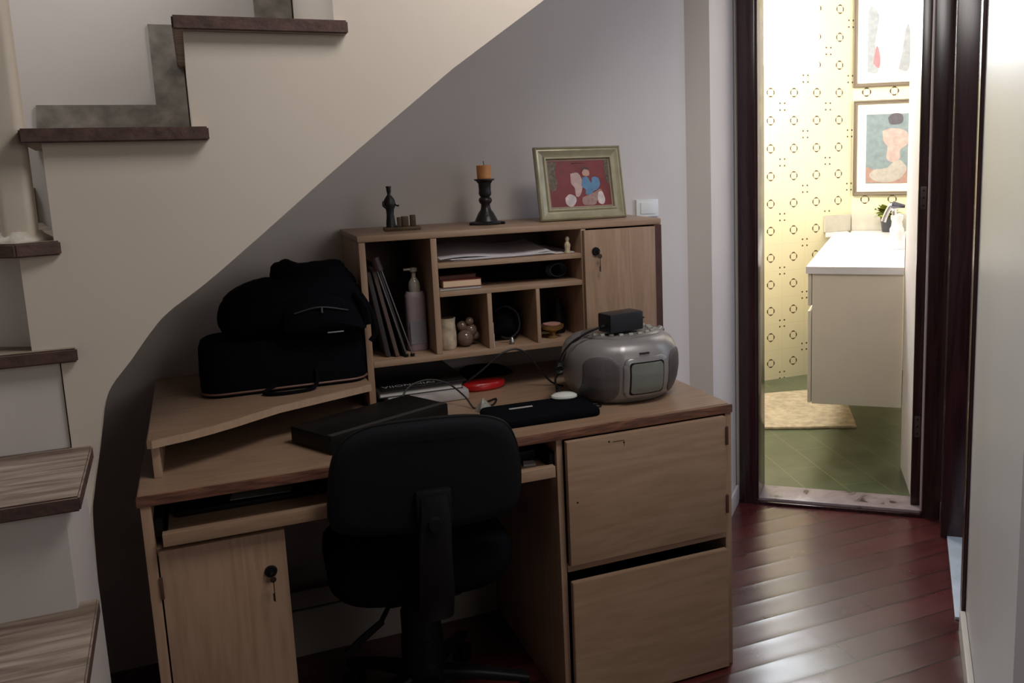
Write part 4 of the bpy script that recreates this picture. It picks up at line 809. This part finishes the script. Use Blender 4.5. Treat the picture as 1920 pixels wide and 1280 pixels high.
g_ = mat('amber bubbled glass', (0.30, 0.20, 0.15), 0.12, trans=0.5); tag(obj('glass_ornament', b, g_, ang=50), 'lumpy brownish glass ornament beside the cream cup', 'ornament')
# middle cubby: camera bag, card
t = thing('camera_bag', 'small black camera bag filling the middle cubbyhole', 'bag', (0.965, 0.56, ZS))
b = B(); puff(b, [(0.912, 0.887), (0.910, 0.93), (0.915, 0.975), (0.94, 0.985), (0.985, 0.975), (1.002, 0.95), (1.008, 0.91), (1.0, 0.886), (0.95, 0.883)], 0.57, 0.14, 9, jit=0.0008); obj('bag_body', b, BLACKF, t, ang=60)
b = B(); tube(b, [(0.925, 0.505, 0.975), (0.95, 0.485, 0.99), (0.985, 0.49, 0.965), (0.99, 0.49, 0.92), (0.96, 0.485, 0.895), (0.935, 0.49, 0.900)], 0.003, 6, 6); obj('bag_strap', b, BLACKC, t)
b = B(); box(b, 0.897, 0.8985, 0.44, 0.55, ZS+0.0005, 0.953); box(b, 0.900, 0.9012, 0.445, 0.55, ZS+0.0005, 0.92); tag(obj('card', b, mat('greyish card', (0.36, 0.34, 0.32), 0.6)), 'pair of pale cards standing against the left side of the middle cubbyhole', 'card')
b = B(); lathe(b, (0.958, 0.462, ZS), [(0.006, 0.0005), (0.008, 0.006), (0.005, 0.016), (0.002, 0.02)], 12); tag(obj('small_trinket', b, STEEL), 'tiny grey metal trinket in front of the camera bag', 'trinket')
# right cubby: gold pedestal bowl and dark bottle
t = thing('pedestal_bowl', 'small brass pedestal bowl in the right cubbyhole', 'bowl', (1.092, 0.50, ZS))
b = B(); lathe(b, (1.094, 0.49, ZS), [(0.016, 0.0005), (0.017, 0.004), (0.010, 0.009), (0.008, 0.014), (0.016, 0.021), (0.030, 0.027), (0.034, 0.032), (0.034, 0.038), (0.031, 0.038), (0.012, 0.030)], 28); obj('bowl', b, mat('dull brass', (0.42, 0.26, 0.10), 0.35, metal=0.7), t, ang=50)
b = B(); lathe(b, (1.092, 0.49, ZS+0.0385), [(0.026, 0), (0.027, 0.004), (0.012, 0.007)], 20); obj('pink_disc', b, mat('pinkish cake of soap', (0.42, 0.22, 0.18), 0.5), t)
b = B(); lathe(b, (1.135, 0.555, ZS), [(0.022, 0.0005), (0.024, 0.01), (0.023, 0.06), (0.018, 0.085), (0.012, 0.098), (0.011, 0.108), (0.004, 0.110)], 22); tag(obj('dark_bottle', b, BLACKP), 'dark rounded bottle behind the brass bowl in the right cubbyhole', 'bottle')

# ------------------------------------------------------------------ bathroom furniture
CAB = mat('cream cabinet lacquer', (0.78, 0.71, 0.56), 0.35, var=0.02)
t = thing('vanity_cabinet', 'cream wall-hung vanity cabinet under the white countertop in the bathroom', 'cabinet', P(1.29, 3.5, 0.27))
b = B(); box(b, 1.098, 1.489, 2.71, 4.40, 0.272, 0.868, M=UV, bev=0.004); obj('body', b, CAB, t)
for z0, z1 in ((0.275, 0.700), (0.722, 0.866)): obj('drawer_front', bx(1.079, 1.0965, 2.712, 3.55, z0, z1, M=UV, bev=0.006), CAB, t)
obj('drawer_front', bx(1.079, 1.0965, 3.555, 4.38, 0.275, 0.866, M=UV, bev=0.006), CAB, t)
t = thing('countertop', 'white stone countertop with a sunken basin in the bathroom', 'countertop', P(1.29, 3.5, 0.869))
b = B(); NB = 40
bc = (1.325, 3.60); br = (0.150, 0.185)
outer = [(1.072, 2.695), (1.4895, 2.695), (1.4895, 4.40), (1.072, 4.40)]
# top face as a ring around the basin opening
def ray_out(a):
    dx, dy = math.cos(a), math.sin(a); ts = []
    for lim, d, c in ((outer[1][0], dx, bc[0]), (outer[0][0], dx, bc[0]), (outer[2][1], dy, bc[1]), (outer[0][1], dy, bc[1])):
        if abs(d) > 1e-9 and (lim-c)/d > 0: ts.append((lim-c)/d)
    q = min(ts); return (bc[0]+dx*q, bc[1]+dy*q)
angs = sorted(set([2*math.pi*i/NB for i in range(NB)]+[math.atan2(y-bc[1], x-bc[0]) % (2*math.pi) for x, y in outer]))
ro = [ray_out(a) for a in angs]; ri = [(bc[0]+br[0]*math.cos(a), bc[1]+br[1]*math.sin(a)) for a in angs]
rings = [[Vector((x, y, 0.869)) for x, y in ri], [Vector((x, y, 0.869)) for x, y in ro], [Vector((x, y, 0.900)) for x, y in ro], [Vector((x, y, 0.900)) for x, y in ri], [Vector((x, y, 0.869)) for x, y in ri]]
loft(b, rings, cap=False, M=UV); STONE = mat('white stone top', (0.85, 0.83, 0.80), 0.2); obj('slab', b, STONE, t, ang=30)
b = B(); loft(b, [[Vector((bc[0]+br[0]*s*math.cos(a), bc[1]+br[1]*s*math.sin(a), z)) for a in angs] for s, z in ((0.995, 0.899), (0.985, 0.885), (0.90, 0.85), (0.7, 0.825), (0.2, 0.815), (0.05, 0.815))], cap=True, M=UV); obj('basin', b, mat('white basin', (0.74, 0.70, 0.66), 0.2), t, ang=60)
b = B(); box(b, 1.165, 1.88, 4.562, 4.581, 0.901, 1.003, M=UV); obj('splashback', b, mat('pale stone splashback', (0.56, 0.52, 0.42), 0.3, var=0.08, vscale=20), t)
b = B(); prism(b, [(3.700, 2.632), (3.895, 2.632), (3.895, 2.648), (3.700, 2.648)], 0.901, 1.003); obj('splashback', b, MC['pale stone splashback'], t)
b = B(); box(b, 1.165, 1.889, 4.4005, 4.56, 0.869, 0.900, M=UV); prism(b, [tuple(P(1.072, 4.4005).xy), tuple(P(1.072, 4.462).xy)] + [(3.70, 2.63), (3.87, 2.63), tuple(P(1.1648, 4.4005).xy)], 0.869, 0.8998); obj('slab_end', b, STONE, t)
t = thing('basin_tap', 'white and chrome basin tap standing on the countertop', 'tap', P(1.448, 3.47, 0.901))
b = B(); lathe(b, (0, 0, 0), [(0.040, 0.0), (0.040, 0.012), (0.030, 0.022), (0.026, 0.060), (0.034, 0.075), (0.036, 0.10), (0.028, 0.115), (0.026, 0.14), (0.031, 0.15), (0.031, 0.17), (0.010, 0.178)], 24, M=Matrix.Translation(P(1.448, 3.47, 0.901))); obj('tap_body', b, mat('white enamel', (0.85, 0.85, 0.83), 0.15), t, ang=60)
b = B(); tube(b, [P(1.435, 3.46, 1.06), P(1.432, 3.46, 1.10), P(1.42, 3.45, 1.122), P(1.398, 3.45, 1.085), P(1.382, 3.45, 1.04)], 0.013, 12, 6); obj('spout', b, CHROME, t)
b = B(); tube(b, [P(1.43, 3.44, 1.125), P(1.455, 3.43, 1.122), P(1.486, 3.43, 1.118)], lambda q: 0.020-0.012*q, 10, 5); obj('lever', b, mat('dark chrome', (0.12, 0.12, 0.14), 0.25, metal=0.8), t)
t = thing('potted_plant', 'small leafy plant in a dark pot on the bathroom countertop', 'plant', P(1.385, 4.47, 0.901))
PC = P(1.385, 4.47, 0)
b = B(); lathe(b, (PC.x, PC.y, 0.901), [(0.032, 0), (0.034, 0.004), (0.046, 0.095), (0.050, 0.105), (0.044, 0.105), (0.040, 0.090)], 22); obj('pot', b, mat('dark grey pot', (0.05, 0.05, 0.055), 0.4), t)
b = B()
for k in range(120):
    a = random.uniform(0, 2*math.pi); L_ = random.uniform(0.07, 0.12); el = random.uniform(0.0, 1.0); d = Vector((math.cos(a)*math.cos(el), math.sin(a)*math.cos(el), math.sin(el))); s = Vector((-math.sin(a), math.cos(a), 0))*L_*0.3
    if (d.x*VX+d.y*VY) > 0.35: continue
    p0 = Vector((PC.x, PC.y, 0.998)); p1 = p0+d*L_*0.55; p2 = p0+d*L_+Vector((0, 0, -L_*0.2)); n_ = s.cross(d).normalized()*0.0006
    loft(b, [[p0-s*0.2, p0+n_, p0+s*0.2, p0-n_], [p1-s, p1+n_, p1+s, p1-n_], [p2-s*0.1, p2+n_, p2+s*0.1, p2-n_]])
obj('leaves', b, mat('yellow-green leaves', (0.26, 0.30, 0.05), 0.5, var=0.3, vscale=30), t)
# bath mat
b = B(); mp_ = [P(0.34, 3.05), P(0.79, 3.117), P(1.02, 3.17), P(1.275, 3.245), P(1.245, 3.45), P(1.21, 3.65), P(1.0, 3.95), P(0.72, 3.80), P(0.36, 3.60)]
prism(b, [tuple(p.xy) for p in mp_], 0.0062, 0.020, bev=0.004); tag(obj('bath_mat', b, mat('sand coloured pile', (0.46, 0.37, 0.24), 0.95, var=0.22, vscale=26, bump=0.9, bscale=120)), 'sand-coloured bath mat on the green tiles in front of the vanity', 'mat')

# pictures on the bathroom wall
def picture(u0, u1, z0, z1, label, blocks):
    t = thing('picture', label, 'picture', P((u0+u1)/2, 4.57, z0), None); w, h = u1-u0, z1-z0
    M = Matrix.Translation(P((u0+u1)/2, 4.580, z0)) @ UV.to_3x3().to_4x4()
    b = B(); frame_mould(b, w, h, [(0, 0), (0, 0.016), (0.006, 0.020), (0.014, 0.014), (0.022, 0.015), (0.024, 0.004), (0.024, 0.0), (0, 0)], M); obj('frame', b, mat('taupe frame', (0.17, 0.13, 0.085), 0.4), t, ang=20)
    obj('mount', bx(-w/2+0.02, w/2-0.02, -0.006, -0.001, 0.02, h-0.02, M=M), mat('cream mount', (0.80, 0.74, 0.62), 0.7), t)
    pr = obj('print', bx(-w/2+0.078, w/2-0.078, -0.0085, -0.0062, 0.075, h-0.085, M=M), blocks[0], t)
    for name, pts, m, off in blocks[1:]: flat([(x, z) for x, z in pts], -0.0087-off, 0, M, m, name, pr)
    return t
wS = 0.43
W_ = lambda c, n: mat(n, c, 0.5, var=0.15, vscale=30)
k_ = lambda px, py: ((px-200)/545*0.275-0.137, 0.495-(py-190)/860*0.42)
picture(1.167, 1.60, 1.118, 1.698, 'lower framed picture, a pale seated figure on blue, on the tiled bathroom wall', [W_((0.20, 0.25, 0.25), 'print blue-green'),
  ('printed_floor', [k_(205, 1040), k_(205, 850), k_(330, 900), k_(520, 930), k_(740, 860), k_(740, 1040)], W_((0.36, 0.22, 0.17), 'print floor'), 0.0),
  ('printed_body', [k_(390, 400), k_(480, 370), k_(600, 380), k_(680, 430), k_(690, 560), k_(600, 640), k_(600, 740), k_(520, 790), k_(440, 740), k_(450, 600), k_(400, 520)], W_((0.46, 0.34, 0.29), 'print figure'), 0.0005),
  ('printed_legs', [k_(600, 760), k_(680, 860), k_(620, 980), k_(500, 1035), k_(340, 1030), k_(240, 960), k_(300, 880), k_(440, 860), k_(520, 790)], W_((0.40, 0.36, 0.30), 'print legs'), 0.0011),
  ('printed_hair', [k_(450, 240), k_(500, 190), k_(590, 190), k_(625, 240), k_(600, 310), k_(480, 315)], W_((0.10, 0.09, 0.10), 'print hair'), 0.0017)])
picture(1.150+0.012, 1.595, 1.778, 2.40, 'upper framed picture, a washed-out pale print, on the tiled bathroom wall', [W_((0.50, 0.48, 0.46), 'print pale'),
  ('printed_shape', [(-0.13, 0.09), (-0.07, 0.09), (-0.09, 0.25), (-0.07, 0.42), (-0.13, 0.45)], W_((0.30, 0.31, 0.31), 'print grey'), 0.0),
  ('printed_shape', [(0.05, 0.10), (0.11, 0.10), (0.11, 0.33), (0.09, 0.34), (0.07, 0.2)], MC['print grey'], 0.0),
  ('printed_shape', [(-0.10, 0.14), (-0.065, 0.11), (-0.06, 0.18), (-0.08, 0.24)], W_((0.40, 0.16, 0.17), 'print pink'), 0.0006)])
